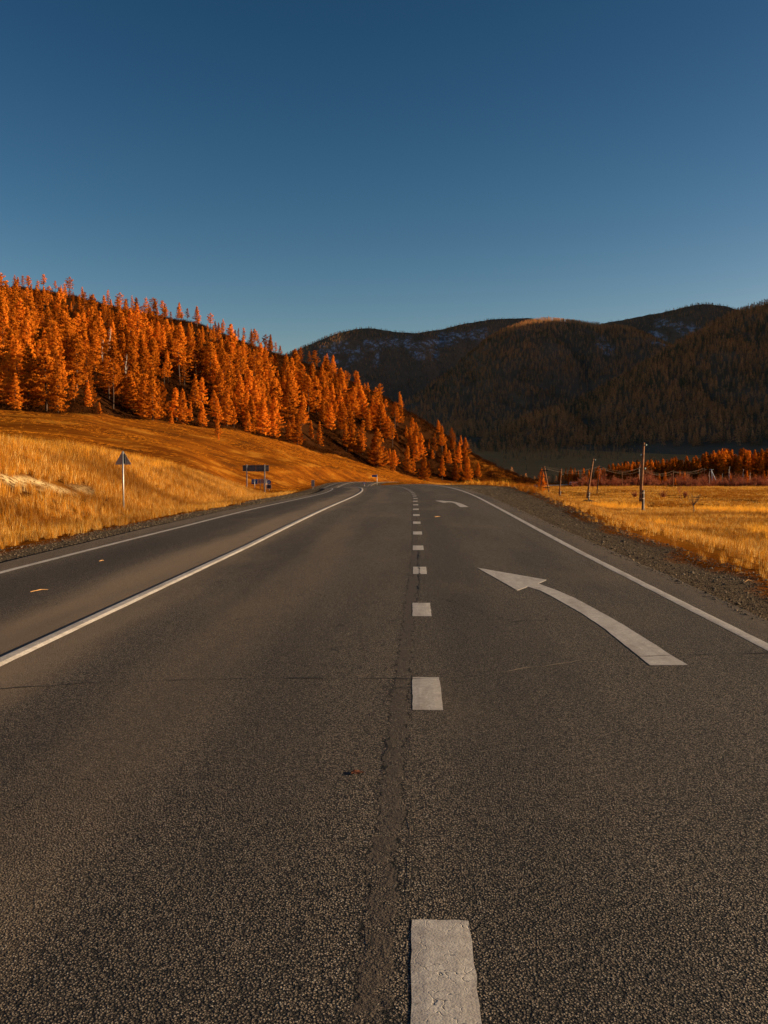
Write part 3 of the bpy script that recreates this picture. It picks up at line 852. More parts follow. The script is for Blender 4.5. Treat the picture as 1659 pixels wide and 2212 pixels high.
# gravel stones on both shoulders
def stones():
    protos = []
    for i in range(4):
        rr = np.random.default_rng(300 + i)
        v = np.array([(1, 0, 0), (-1, 0, 0), (0, 1, 0), (0, -1, 0), (0, 0, 1), (0, 0, -1.0), (.6, .6, .5), (-.6, .5, .5), (.5, -.6, .4), (-.5, -.6, .4)]) * rr.uniform(.7, 1.2, (10, 1)) * np.array([1, .8, .55])
        import bmesh
        bm = bmesh.new(); [bm.verts.new(q) for q in v]; bmesh.ops.convex_hull(bm, input=bm.verts)
        me = bpy.data.meshes.new('pebble'); bm.to_mesh(me); bm.free(); me.materials.append(M['pebble'])
        protos.append(('pebble', me))
    for side, lab, cnt in ((-1, 'loose gravel along the left edge of the asphalt', 24000), (1, 'loose gravel on the right shoulder beyond the white line', 40000)):
        y = 7 + 75 * r.uniform(0, 1, cnt) ** 1.3
        if side < 0: l = r.uniform(g_left(y) - .3, -6.9)
        else: l = r.uniform(3.6, g_right(y) + .5)
        x = l + xc(y); n = cnt
        z = H(x, y) + .004
        z = np.where((l > -6.85) & (l < 3.77), road_z(l, y), z)
        sz = np.exp(r.normal(-5.0, .55, n)) * (1 + y / 80)
        rot = np.stack([r.normal(0, .3, n), r.normal(0, .3, n), r.uniform(0, 6.28, n)], -1)
        scatter('gravel', np.stack([x, y, z], -1), rot, np.stack([sz, sz, sz], -1), r.integers(0, 4, n), protos, lab, 'gravel')
t = NT('pebbles'); oi = t.n('ShaderNodeObjectInfo').outputs['Random']
t.pbr(t.mix(t.math('POWER', oi, 2.0), (.055, .044, .034), (.27, .20, .135)), .9, 0, None, .05); M['pebble'] = t.m
stones()

# ------------------------------------------------------------------ larches
def make_larch(seed, style='full'):
    """10 m high larch: (trunk verts, faces), (crown verts, faces)"""
    r = np.random.default_rng(seed)
    tb = MB()
    lean = r.normal(0, .15, 2)
    axis = lambda h: Vector((lean[0] * (h / 10) ** 2 + .05 * math.sin(h), lean[1] * (h / 10) ** 2 + .05 * math.cos(h * 1.3), h))
    tb.tube([axis(h) for h in (-.4, 1, 3, 5, 7, 9, 9.9)], [.17, .14, .12, .095, .06, .03, .01], 6)
    V, F = [], []
    start = {'full': .6, 'mid': 1.8, 'old': 4.2, 'sparse': 3.0, 'young': .25}[style]
    nb = {'full': 60, 'mid': 50, 'old': 28, 'sparse': 34, 'young': 46}[style]
    wmax = {'full': 3.0, 'mid': 2.6, 'old': 2.2, 'sparse': 2.0, 'young': 2.4}[style] * r.uniform(.85, 1.15)
    dens = {'full': 1.0, 'mid': .95, 'old': .75, 'sparse': .5, 'young': 1.0}[style]
    gap = r.uniform(0, 2 * math.pi)
    for b in range(nb):
        t = (b + r.uniform(0, 1)) / nb
        h = start + (9.8 - start) * t ** .92
        tt = (h - start) / (9.8 - start)
        if style == 'old': prof = math.sin(math.pi * min(1, tt * .78 + .22)) ** .6 * r.uniform(.45, 1.1)
        elif style == 'sparse': prof = (1 - tt) ** .5 * r.uniform(.4, 1.0) + .1
        else: prof = min(1, .62 + tt * 2.2) * (1 - tt) ** .92 * r.uniform(.65, 1.12) + .05
        L = wmax * prof
        a = b * 2.399 + r.normal(0, .35)
        L *= (1 - .35 * max(0, math.cos(a - gap)) * r.uniform(0, 1)) * (r.uniform(.45, .75) if r.uniform() < .22 else 1)
        up = .25 * L * (tt - .25) + r.normal(0, .1)
        p0 = axis(h)
        d = Vector((math.cos(a), math.sin(a), 0))
        # branch: down then tips up
        def bp(q): return p0 + d * (L * q) + Vector((0, 0, up * q - .16 * L * math.sin(q * 3.0)))
        tb.tube([bp(0), bp(.5), bp(1)], [.03, .02, .006], 3, False)
        n = int((10 + 44 * L) * dens)
        for j in range(n):
            q = r.uniform(.12, 1.02) ** .75
            side = Vector((-d.y, d.x, 0)) * r.normal(0, .22 * L * (1.15 - q) + .12)
            c = bp(q) + side + Vector((0, 0, r.normal(.02, .06) - .12 * abs(side.length)))
            sz = r.uniform(.07, .16) * (1.15 if style != 'young' else 1.4)
            m = 2
            for _ in range(m):
                nn = (d * .9 + side * .8 + Vector((0, 0, .45)) + Vector(r.normal(0, .42, 3))).normalized()
                e1 = nn.cross(Vector(r.normal(0, 1, 3))).normalized(); e2 = nn.cross(e1)
                o_ = c + Vector(r.normal(0, .06, 3))
                k = len(V)
                V += [tuple(o_ - e1 * sz), tuple(o_ + e1 * sz), tuple(o_ + e2 * sz * .9)]
                F.append((k, k + 1, k + 2))
    return (tb.v, tb.f), (V, F)

LARCH = []   # (style, trunk mesh, crown mesh)
for sd, st in ((1, 'full'), (2, 'full'), (3, 'full'), (4, 'mid'), (5, 'mid'), (6, 'mid'), (7, 'old'), (8, 'old'), (9, 'sparse'), (10, 'young'), (11, 'young'), (12, 'sparse')):
    (tv, tf), (cv, cf) = make_larch(sd, st)
    tm = mesh_np('trunk', tv, tf, [M['bark']])
    cm = mesh_np('crown', cv, np.array(cf), [M['larch']])
    LARCH.append((st, tm, cm))
BY = {s: [i for i, (st, _, _) in enumerate(LARCH) if st == s] for s in ('full', 'mid', 'old', 'sparse', 'young')}

def ridge_y(px): return float(np.interp(px, [-500, 0, 150, 250, 400, 552, 700, 800, 900, 1000, 1080, 1140], [560, 600, 600, 600, 595, 590, 580, 575, 565, 560, 550, 548]))

trees = []    # dict(x,y,z,h,style,place)
def add_tree(x, y, h, idx, where, w=1.0, sink=.0):
    z = float(H(x, y)) - sink
    px, py = pxof(x, y, z)
    trees.append(dict(x=x, y=y, z=z, h=h, w=w, i=idx, where=where, px=px, py=py, hp=h * 2100 / y))

# hand placed trees of the near treeline: picture x, picture y of the foot, height in picture px
def solve_ground(px, py, y0=60, y1=900):
    u, v = ray(px, py)
    yy = np.arange(y0, y1, .5); zz = CAM_Z + v * yy
    below = zz < H(u * yy, yy)
    k = np.argmax(below) if below.any() else len(yy) - 1
    return u * yy[k], yy[k]
HAND = [(20, 880, 120, 'full'), (62, 885, 140, 'full'), (100, 888, 150, 'mid'), (125, 892, 125, 'full'), (215, 895, 27, 'young'), (190, 880, 60, 'full'), (245, 884, 110, 'old'), (330, 908, 118, 'full'), (312, 902, 80, 'full'),
        (371, 916, 26, 'young'), (398, 905, 45, 'young'), (412, 908, 40, 'young'), (440, 922, 34, 'young'), (490, 920, 88, 'full'), (470, 942, 44, 'young'), (472, 951, 16, 'young'),
        (531, 918, 80, 'full'), (558, 896, 60, 'mid'), (600, 940, 42, 'young'), (563, 941, 14, 'young'), (642, 962, 70, 'full'), (632, 950, 55, 'full'), (690, 962, 52, 'young'), (672, 948, 40, 'young'), (760, 978, 85, 'full'), (712, 930, 60, 'full'), (588, 880, 55, 'full'),
        (748, 975, 60, 'mid'), (815, 1008, 85, 'full'), (835, 1003, 36, 'young'), (848, 1018, 45, 'young'), (880, 1022, 60, 'full'), (893, 1026, 40, 'young'), (916, 1040, 58, 'full'), (955, 1038, 55, 'mid'), (985, 1040, 46, 'full'), (1010, 1042, 56, 'full'), (697, 939, 16, 'young'),
        (745, 1009, 9, 'young'), (5, 870, 70, 'mid'), (160, 870, 60, 'mid'), (285, 880, 70, 'mid')]
for px, py, hp, st in HAND:
    x, y = solve_ground(px, py, 150)
    add_tree(x, y, hp * y / 2100, random.choice(BY[st]), 'foot' if hp > 50 else 'meadow', w=random.uniform(.95, 1.25) if st != 'young' else random.uniform(.9, 1.2))
# forest on the hill
rt = np.random.default_rng(77)
def forest_points(n, x0, x1, y0, y1, dmin):
    X = rt.uniform(x0, x1, n); Y = rt.uniform(y0, y1, n)
    g = {}; keep = []
    for i in range(n):
        c = (int(X[i] // dmin), int(Y[i] // dmin)); ok = True
        for a in (-1, 0, 1):
            for b in (-1, 0, 1):
                for j in g.get((c[0] + a, c[1] + b), ()):
                    if (X[j] - X[i]) ** 2 + (Y[j] - Y[i]) ** 2 < dmin * dmin: ok = False; break
        if ok: g.setdefault(c, []).append(i); keep.append(i)
    return X[keep], Y[keep]
X, Y = forest_points(34000, -330, 75, 170, 640, 5.2)
fmk = forest_mask(X, Y); cl = fbm(X / 22, Y / 22, 3, 55)
for x, y, f_, c_ in zip(X, Y, fmk, cl):
    u = x / y
    if u < -.52 or f_ < .5: continue
    px0 = 893 + 2100 * u
    if y > ridge_y(px0) + 14: continue
    dens = .62 + 1.7 * c_
    if px0 > 1020: dens *= .30 * max(0, (1110 - px0) / 90)
    ed = y - float(np.interp(px0, [-500, 0, 150, 250, 400, 552, 700, 800, 900, 1000, 1160], [180, 225, 238, 272, 308, 342, 400, 440, 480, 500, 520]))
    rel = (ridge_y(px0) - y) / max(20, ridge_y(px0) - (y - ed))
    near_ridge = rel < .15
    if 800 < px0 <= 1020: dens = dens * 1.25 + .15
    if near_ridge: dens *= .42
    elif rel < .3: dens *= .75
    else: dens = dens * 1.0 + .08
    if rt.uniform() > dens: continue
    if near_ridge:
        st = rt.choice(['old', 'sparse', 'mid', 'full'], p=[.45, .4, .1, .05]); h = rt.uniform(5, 13)
    elif rel < .32:
        st = rt.choice(['full', 'mid', 'old', 'sparse'], p=[.3, .3, .25, .15]); h = rt.uniform(5.5, 12.5)
    elif ed < 25:
        st = rt.choice(['full', 'young', 'mid'], p=[.55, .15, .3]); h = rt.uniform(6, 14) if st != 'young' else rt.uniform(2.5, 6)
    else:
        st = rt.choice(['full', 'mid', 'old', 'sparse', 'young'], p=[.45, .3, .1, .07, .08]); h = 7.5 + 11.5 * rt.uniform() if st != 'young' else rt.uniform(4, 8)
    if px0 > 820: h *= float(np.interp(px0, [820, 1050], [.9, .58]))
    add_tree(float(x), float(y), float(h), int(rt.choice(BY[str(st)])), 'ridge' if near_ridge else 'slope', w=float(rt.uniform(.85, 1.4)))
# the grove in the valley at right
X, Y = forest_points(12000, 55, 330, 425, 670, 3.6)
for x, y in zip(X, Y):
    px0 = 893 + 2100 * x / y
    if px0 < 1205 or px0 > 1760: continue
    zf = np.interp(px0, [1205, 1300, 1400, 1500, 1600, 1760], [575, 560, 540, 510, 485, 465])
    if y < zf or y > zf + 75: continue
    top = np.interp(px0, [1205, 1300, 1400, 1480, 1540, 1600, 1659, 1760], [1022, 1010, 998, 990, 976, 974, 968, 966])
    h = (1047 - top) * y / 2100 * rt.uniform(.72, 1.08)
    if px0 < 1310 and rt.uniform() > .45: continue
    add_tree(float(x), float(y), float(h), int(rt.choice(BY[str(rt.choice(['full', 'mid', 'full']))])), 'grove', w=float(rt.uniform(.8, 1.05)))
    trees[-1]['back'] = y > zf + 11
# young larches in front of the grove
for k in range(44):
    px0 = rt.uniform(1225, 1690)
    y = rt.uniform(425, 452); x = ray(px0, 1040)[0] * y
    add_tree(float(x), float(y), float(1.8 + 6 * rt.uniform() ** 1.6), int(rt.choice(BY['young'])), 'thicket')
x, y = at(1170, 1060, 300)[:2]; add_tree(x, y, 7.2, BY['full'][1], 'aframe', 1.15)
x, y = at(1272, 1050, 520)[:2]; add_tree(x, y, 8.0, BY['full'][0], 'grove', .9)

for t_ in trees:
    inside = -40 < t_['px'] < 1700
    t_['score'] = t_['hp'] if inside else -1
    if t_.get('back'): t_['score'] = 0
    if t_['where'] in ('meadow', 'aframe') and inside: t_['score'] += 1000
trees.sort(key=lambda t_: -t_['score'])
NIND = 285
ind, rest = trees[:NIND], [t_ for t_ in trees[NIND:]]
LANDMARK = [(-60, 110, 'at the left edge'), (110, 200, 'left of the triangular sign'), (200, 340, 'above the triangular sign'), (340, 500, 'left of the big board'),
            (500, 600, 'above the big two-panel board'), (600, 700, 'just right of the big board'), (700, 790, 'above the bending left line'),
            (790, 880, 'above the small blue plate'), (880, 1000, 'above the road end'), (1000, 1180, 'near the right hill tip')]
def tree_label(t_):
    st = LARCH[t_['i']][0]
    lm = next((s for a, b, s in LANDMARK if a <= t_['px'] < b), 'by the left picture edge')
    look = {'full': 'full bushy', 'mid': 'slender', 'old': 'old high-crowned', 'sparse': 'thin-crowned', 'young': 'small conical'}[st]
    if t_['where'] == 'meadow': return f'{look} larch on the open meadow edge {lm}'
    if t_['where'] == 'aframe': return 'lone orange larch standing behind the A-shaped wooden pole'
    if t_['where'] == 'grove':
        q = 'left thin end' if t_['px'] < 1330 else 'part behind the tall pole' if t_['px'] < 1450 else 'middle' if t_['px'] < 1560 else 'tall right end'
        return f'{look} larch in the {q} of the valley grove'
    if t_['where'] == 'thicket': return 'young larch among red bushes before the grove'
    if t_['where'] == 'ridge': return f'{look} larch on the skyline of the hill {lm}'
    if t_['where'] == 'foot': return f'{look} larch in the front forest row {lm}'
    zone = 'lower' if t_['py'] > 820 + (t_['px'] > 600) * 100 else 'middle' if t_['py'] > 730 + (t_['px'] > 600) * 90 else 'upper'
    return f'{look} larch on the {zone} slope {lm}'
labs = {}
for t_ in ind:
    t_['lab'] = tree_label(t_); labs.setdefault(t_['lab'], []).append(t_)
for lab, L in list(labs.items()):
    if len(L) > 10 and len(lab.split()) <= 13 and 'slope' in lab:
        full = lab; lab = lab.replace('larch on the ', 'larch, ').replace('big two-panel board', 'big board')
        L.sort(key=lambda q: q['py']); m = len(L) // 2
        for part, word in ((L[:m], 'higher row'), (L[m:], 'lower row')):
            for q in part: q['lab'] = lab + ', ' + word
            labs[lab + ', ' + word] = part
        del labs[full]
for lab, L in labs.items():
    if len(L) == 2:
        L.sort(key=lambda q: q['px'])
        L[0]['lab'] = lab + ', left one'; L[1]['lab'] = lab + ', right one'
    elif 4 <= len(L) <= 10 and len(lab.split()) <= 13:
        L.sort(key=lambda q: q['px'])
        W = ['leftmost', 'second from left', 'third from left', 'fourth from left', 'fifth from left', 'sixth from left', 'seventh from left', 'eighth from left', 'ninth from left', 'tenth from left']
        for q, s in zip(L, W): q['lab'] = lab + ', ' + s
        L[-1]['lab'] = lab + ', rightmost'
    elif len(L) == 3 and len(lab.split()) < 14:
        L.sort(key=lambda q: q['px'])
        for q, s in zip(L, ('leftmost', 'middle', 'rightmost')): q['lab'] = lab + ', ' + s
GN = {'grove': 'larches of the grove in the valley', 'thicket': 'young larches in front of the valley grove', 'ridge': 'larches on the skyline of the hill', 'meadow': 'small larches on the edge of the meadow'}
for t_ in ind:
    o = empty('larch_tree', (t_['x'], t_['y'], t_['z']), (0, 0, random.uniform(0, 6.28)))
    s = t_['h'] / 10; o.scale = (s * t_['w'], s * t_['w'], s)
    st, tm, cm = LARCH[t_['i']]
    for nm, me in (('trunk', tm), ('crown', cm)):
        c = bpy.data.objects.new(nm, me); COL.objects.link(c); c.parent = o
    prop(o, ' '.join(t_['lab'].split()[:16]), 'larch tree', GN.get(t_['where'], 'larches of the hill forest'))

# whole larch meshes for the rest of the forest
def joined(i, needles=None):
    st, tm, cm = LARCH[i]
    tv, tf = np.array([v.co[:] for v in tm.vertices]), [tuple(p.vertices) for p in tm.polygons]
    cv, cf = np.array([v.co[:] for v in cm.vertices]), [tuple(p.vertices) for p in cm.polygons]
    f = tf + [tuple(a + len(tv) for a in q) for q in cf]
    return ('larch', mesh_np('larch', np.vstack([tv, cv]), f, [M['bark'], needles or M['larch']], fmat=[0] * len(tf) + [1] * len(cf)))
protos_l = [joined(i) for i in range(len(LARCH))]
def scatter_trees(name, T, protos, label):
    if not T: return
    p = [(t_['x'], t_['y'], t_['z']) for t_ in T]
    ro = [(0, 0, random.uniform(0, 6.28)) for _ in T]
    sc = [(t_['h'] / 10 * t_['w'], t_['h'] / 10 * t_['w'], t_['h'] / 10) for t_ in T]
    scatter(name, p, ro, sc, [t_['i'] for t_ in T], protos, label, 'forest')
scatter_trees('larch_forest', [t_ for t_ in rest if t_['where'] not in ('grove', 'thicket')], protos_l, 'orange larch forest filling the upper slopes of the left hill')
scatter_trees('grove_larches', [t_ for t_ in rest if t_['where'] in ('grove', 'thicket')], protos_l, 'back rows of orange larches in the valley grove')

# ------------------------------------------------------------------ mountains
def far_tree(seed, pine=False):
    r = np.random.default_rng(seed); V, F = [], []
    V += [(-.12, 0, 0), (.12, 0, 0), (0, 0, 4.5), (0, -.12, 0), (0, .12, 0)]; F += [(0, 1, 2), (3, 4, 2)]
    n = 90
    for k in range(n):
        t = r.uniform(0, 1) ** 1.1; h = 1.0 + 8.8 * t; w = (2.2 if not pine else 1.9) * (1 - t) ** .8 + .12
        a = r.uniform(0, 6.28); rr = w * r.uniform(.35, 1.0)
        c = np.array([rr * math.cos(a), rr * math.sin(a), h]); s = r.uniform(.35, .75)
        e1 = r.normal(0, 1, 3); e1[2] *= .6; e1 /= np.linalg.norm(e1); e2 = r.normal(0, 1, 3); e2 /= np.linalg.norm(e2)
        b = len(V); V += [tuple(c - e1 * s), tuple(c + e1 * s), tuple(c + e2 * s)]; F.append((b, b + 1, b + 2))
    return ('far_tree', mesh_np('far_tree', V, np.array(F), [M['pine_far'] if pine else M['larch_far']]))
FAR = [far_tree(500 + i) for i in range(4)] + [far_tree(510 + i, True) for i in range(2)]

t = NT('mountain_ground'); p_ = t.pos()
c = t.mix(t.noise(p_, .03, 6, .7), (.13, .085, .055), (.28, .18, .105))
c = t.mix(t.math('MULTIPLY', t.attr('snow'), t.ramp(t.noise(t.scale(p_, (.045, .02, .02)), 1, 6, .8), .46, .66)), c, (.46, .52, .60))
t.pbr(c, .95, 0, t.bump(t.noise(p_, .05, 5), .8, 6.0), 0.0); M['mountain'] = t.m

def mountain(name, cols, seed, rough, snow=None, spacing=9.0, tree_h=(8, 14), label='', open_=None, density=1.0, pine=.2, back=1.35, gully=1.0):
    """cols: picture x -> (base y, base distance, ridge y, ridge distance)"""
    px = np.array([c_[0] for c_ in cols], float)
    q = np.linspace(px[0], px[-1], 240)
    by, bz, ry, rz = [np.interp(q, px, [c_[k] for c_ in cols]) for k in (1, 2, 3, 4)]
    # soften the corners of the outline
    def soft(a, n=5):
        kk = np.hanning(2 * n + 3)[1:-1]; kk /= kk.sum()
        return np.convolve(np.pad(a, n, 'edge'), kk, 'valid')
    ry = soft(ry, 4); rz = soft(rz, 8); by = soft(by, 6); bz = soft(bz, 8)
    B = np.array([at(a, b, d) for a, b, d in zip(q, by, bz)]); T = np.array([at(a, b, d) for a, b, d in zip(q, ry, rz)])
    ts = np.concatenate([np.linspace(-.15, 1, 90), np.linspace(1.02, back, 14)])
    U, V_ = np.meshgrid(np.arange(len(q)), ts)
    Bx, Tx = B[U], T[U]
    P = Bx + (Tx - Bx) * V_[..., None]
    hh = Tx[..., 2] - Bx[..., 2]
    f = np.where(V_ <= 1, V_ - .06 * np.sin(np.clip(V_, 0, 1) * 2 * math.pi), 1 - (V_ - 1) * 1.3 - (V_ - 1) ** 2)
    env = np.clip(np.sin(np.clip(V_, 0, 1) * math.pi), 0, 1) ** .7
    rel = fbm(P[..., 0] / (rough * 7), P[..., 1] / (rough * 16), 5, seed, .55)
    gl = 1 - np.abs(fbm(P[..., 0] / (rough * 4.5) + .7 * rel, P[..., 1] / (rough * 26), 3, seed + 5)) * 2
    P[..., 2] = Bx[..., 2] + hh * f + env * (rough * 1.1 * rel - rough * .45 * gully * np.clip(gl, 0, 1) ** 2) + .04 * rough * fbm(P[..., 0] / 25, P[..., 1] / 25, 3, seed + 9)
    n = len(q); i = (np.arange(len(ts) - 1)[:, None] * n + np.arange(n - 1)[None, :])
    F = np.stack([i, i + 1, i + n + 1, i + n], -1).reshape(-1, 4)
    me = mesh_np(name, P.reshape(-1, 3), F, [M['mountain']], True)
    sn = np.zeros(U.shape)
    pyv = None
    if snow:
        for v in range(sn.shape[0]):
            pass
        D = P - np.array([0, 0, CAM_Z])
        ppx = 893 + 2100 * D[..., 0] / D[..., 1]; ppy = 1000 - 2115 * D[..., 2] / D[..., 1]
        for (x0, y0, x1, y1, wd) in snow:
            tt = np.clip(((ppx - x0) * (x1 - x0) + (ppy - y0) * (y1 - y0)) / ((x1 - x0) ** 2 + (y1 - y0) ** 2), 0, 1)
            dd = np.hypot(ppx - x0 - tt * (x1 - x0), ppy - y0 - tt * (y1 - y0))
            sn = np.maximum(sn, 1 - sstep(wd * .5, wd * 1.3, dd + wd * .8 * fbm(ppx / 9, ppy / 22, 3, seed + 40)))
    a = me.attributes.new('snow', 'FLOAT', 'POINT'); a.data.foreach_set('value', sn.astype(np.float32).ravel())
    o = obj(name, me); o['kind'] = 'structure'
    # trees: jittered over the surface, count by area
    r = np.random.default_rng(seed)
    A = P[:-1, :-1]; e1 = P[:-1, 1:] - A; e2 = P[1:, :-1] - A
    area = np.linalg.norm(np.cross(e1, e2), axis=-1)
    area = area * (ts[:-1, None] > -.02) * (ts[:-1, None] < 1.04)
    sx = (q[:-1] > -60) & (q[:-1] < 1760); area = area * sx[None, :]
    sa = sn[:-1, :-1]
    wgt = area * (1 - .30 * sa) * (.45 + .55 * (fbm(A[..., 0] / 90, A[..., 1] / 90, 3, seed + 3) > -.25))
    if open_: wgt = wgt * (1 - open_(A))
    N = int(wgt.sum() / spacing ** 2 * density)
    ch = r.choice(wgt.size, N, p=(wgt / wgt.sum()).ravel())
    iy, ix = np.unravel_index(ch, wgt.shape)
    ja, jb = r.uniform(0, 1, (N, 1)), r.uniform(0, 1, (N, 1))
    pts = A[iy, ix] + e1[iy, ix] * ja + e2[iy, ix] * jb
    h = r.uniform(*tree_h, N) / 10; ww = h * r.uniform(.9, 1.4, N)
    pk = np.where(r.uniform(0, 1, N) < pine + .3 * (fbm(pts[:, 0] / 150, pts[:, 1] / 150, 2, seed + 8) > .15), r.integers(4, 6, N), r.integers(0, 4, N))
    scatter('mountain_forest', pts, np.stack([np.zeros(N), np.zeros(N), r.uniform(0, 6.28, N)], -1), np.stack([ww, ww, h], -1), pk, FAR, label, 'forest')
    print(name, 'trees', N)
    return o

mountain('mountain', [(1040, 966, 1350, 950, 1420), (1090, 965, 1300, 938, 1420), (1130, 964, 1250, 916, 1450), (1200, 964, 1220, 888, 1500), (1300, 964, 1180, 848, 1600), (1380, 964, 1150, 800, 1700), (1440, 963, 1120, 760, 1780), (1500, 962, 1100, 722, 1850), (1560, 962, 1080, 692, 1900), (1610, 962, 1060, 670, 1930), (1659, 961, 1050, 655, 1950), (1800, 955, 1000, 600, 1950), (2100, 950, 900, 540, 1850), (2500, 960, 800, 520, 1650)],
         101, 38, spacing=6.6, tree_h=(8, 13.5), label='dark forest covering the nearest mountain at right')
mountain('mountain', [(700, 985, 1500, 985, 1700), (800, 965, 1500, 900, 2000), (880, 950, 1480, 868, 2250), (940, 945, 1450, 828, 2450), (1000, 942, 1450, 778, 2700), (1060, 945, 1450, 728, 2850), (1120, 950, 1450, 702, 2950), (1180, 950, 1480, 692, 3000), (1240, 948, 1500, 698, 3000), (1300, 945, 1500, 704, 3000), (1360, 940, 1600, 712, 2900), (1420, 930, 1700, 742, 2700), (1500, 920, 1700, 790, 2500), (1620, 920, 1700, 860, 2300)],
         131, 60, spacing=9.8, tree_h=(8, 13), label='brown and dark green forest on the broad middle mountain', snow=[(1290, 740, 1310, 760, 10), (1400, 735, 1425, 745, 9)])
mountain('mountain', [(430, 960, 2600, 860, 3600), (560, 960, 2600, 800, 3700), (660, 950, 2600, 752, 3800), (720, 940, 2600, 723, 3900), (770, 940, 2600, 710, 4000), (800, 940, 2600, 708, 4000), (850, 940, 2600, 716, 4000), (900, 940, 2600, 720, 4000), (950, 940, 2600, 712, 4100), (1000, 930, 2700, 700, 4200), (1060, 920, 2800, 690, 4300), (1140, 910, 3000, 687, 4400), (1220, 900, 3100, 700, 4400), (1300, 900, 3100, 730, 4400)],
         171, 75, spacing=14.5, tree_h=(6.5, 11), pine=.5, label='dark forest around the snow patches of the far left mountain',
         snow=[(700, 762, 745, 752, 14), (745, 752, 775, 768, 12), (800, 745, 860, 740, 12), (880, 742, 905, 765, 13), (905, 748, 960, 735, 13), (930, 745, 940, 772, 10), (960, 735, 1040, 722, 12), (820, 750, 810, 790, 6), (770, 765, 750, 790, 6), (700, 770, 735, 785, 6)])
mountain('mountain', [(1250, 900, 3200, 712, 3900), (1310, 850, 3000, 697, 3900), (1360, 850, 2900, 688, 3900), (1430, 850, 2900, 675, 3900), (1490, 850, 2900, 661, 3900), (1525, 850, 2900, 657, 3900), (1570, 850, 2900, 662, 3900), (1620, 850, 2900, 678, 3900), (1700, 850, 2900, 700, 3900)],
         191, 60, spacing=14.5, tree_h=(6.5, 11), pine=.45, label='forest around the snow patches of the far right mountain',
         snow=[(1410, 702, 1460, 705, 9), (1450, 708, 1500, 722, 11), (1500, 725, 1525, 712, 7), (1400, 722, 1430, 735, 8)])

# unseen range at right, its crest shaped so its shade falls over the valley
def range_right():
    ys_ = np.concatenate([np.linspace(260, 900, 70), np.linspace(930, 5200, 70)]); cr = np.interp(ys_, [300, 435, 490, 530, 600, 660, 760, 1000, 1400, 2000, 2400, 3200, 4200, 5200], [60, 140, 163, 190, 190, 206, 290, 340, 420, 530, 690, 800, 1190, 1200])
    cx_ = np.interp(ys_, [260, 700, 1000, 1500, 2500, 3500, 5200], [1120, 1120, 1250, 1500, 1950, 2500, 3300])
    ws = np.linspace(-1.6, 2.2, 46)
    Wg, Yg = np.meshgrid(ws, ys_)
    wid = np.interp(ys_, [260, 900, 2000, 5200], [260, 340, 620, 900])[:, None]
    X_ = cx_[:, None] + Wg * wid
    prof = np.exp(-(Wg * 1.15) ** 2)
    Z_ = cr[:, None] * prof + (prof > .12) * 10 * fbm(X_ / 120, Yg / 120, 4, 211) * prof - 25
    Z_[:, :] += 0
    v = np.stack([X_, Yg, Z_], -1).reshape(-1, 3); n = len(ws)
    i = (np.arange(len(ys_) - 1)[:, None] * n + np.arange(n - 1)[None, :])
    f = np.stack([i, i + 1, i + n + 1, i + n], -1).reshape(-1, 4)
    me = mesh_np('unseen_shade_range', v, f, [M['mountain']], True)
    o = obj('unseen_shade_range', me); o['kind'] = 'structure'
range_right()

# ------------------------------------------------------------------ red thicket, bushes, bare trees
def twiggy(seed, h=2.0, n=26, spread=.5, rad=.012):
    r = np.random.default_rng(seed); mb = MB()
    for k in range(n):
        a = r.uniform(0, 6.28); L = h * r.uniform(.5, 1.0); t_ = r.uniform(.1, spread)
        p0 = Vector((r.normal(0, .08), r.normal(0, .08), -.05)); p1 = p0 + Vector((math.cos(a) * L * t_ * .5, math.sin(a) * L * t_ * .5, L * .55)); p2 = p0 + Vector((math.cos(a) * L * t_, math.sin(a) * L * t_, L))
        mb.tube([p0, p1, p2], [rad, rad * .7, rad * .3], 3, False)
        for j in range(4):
            q = p1.lerp(p2, r.uniform(0, .9)); b = a + r.normal(0, 1.2); l2 = L * r.uniform(.12, .3)
            mb.tube([q, q + Vector((math.cos(b) * l2 * .7, math.sin(b) * l2 * .7, l2))], [rad * .5, rad * .25], 3, False)
    return mb
tp = []
for i in range(4):
    mb = twiggy(600 + i, 3.2, 30, .45, .03); tp.append(('red_bush', mesh_np('red_bush', mb.v, mb.f, [M['twig']])))
n = 2600
px_ = r.uniform(1235, 1720, n); y = r.uniform(418, 470, n)
y = y - (px_ > 1480) * 15
x = (px_ - 893) / 2100 * y
keep = fbm(px_ / 12, y / 14, 3, 63) > -.22
x, y = x[keep], y[keep]
p, ro, s, k = place(x, y, 21, .25, .85, .08)
s *= (1 + 1.1 * np.clip(fbm(x / 5, y / 9, 3, 65), -.4, 1) + (r.uniform(0, 1, len(x)) < .06) * .9)[:, None]
scatter('red_thicket', p, ro, s, k, tp, 'rust red leafless thicket in front of the valley grove', 'bushes')

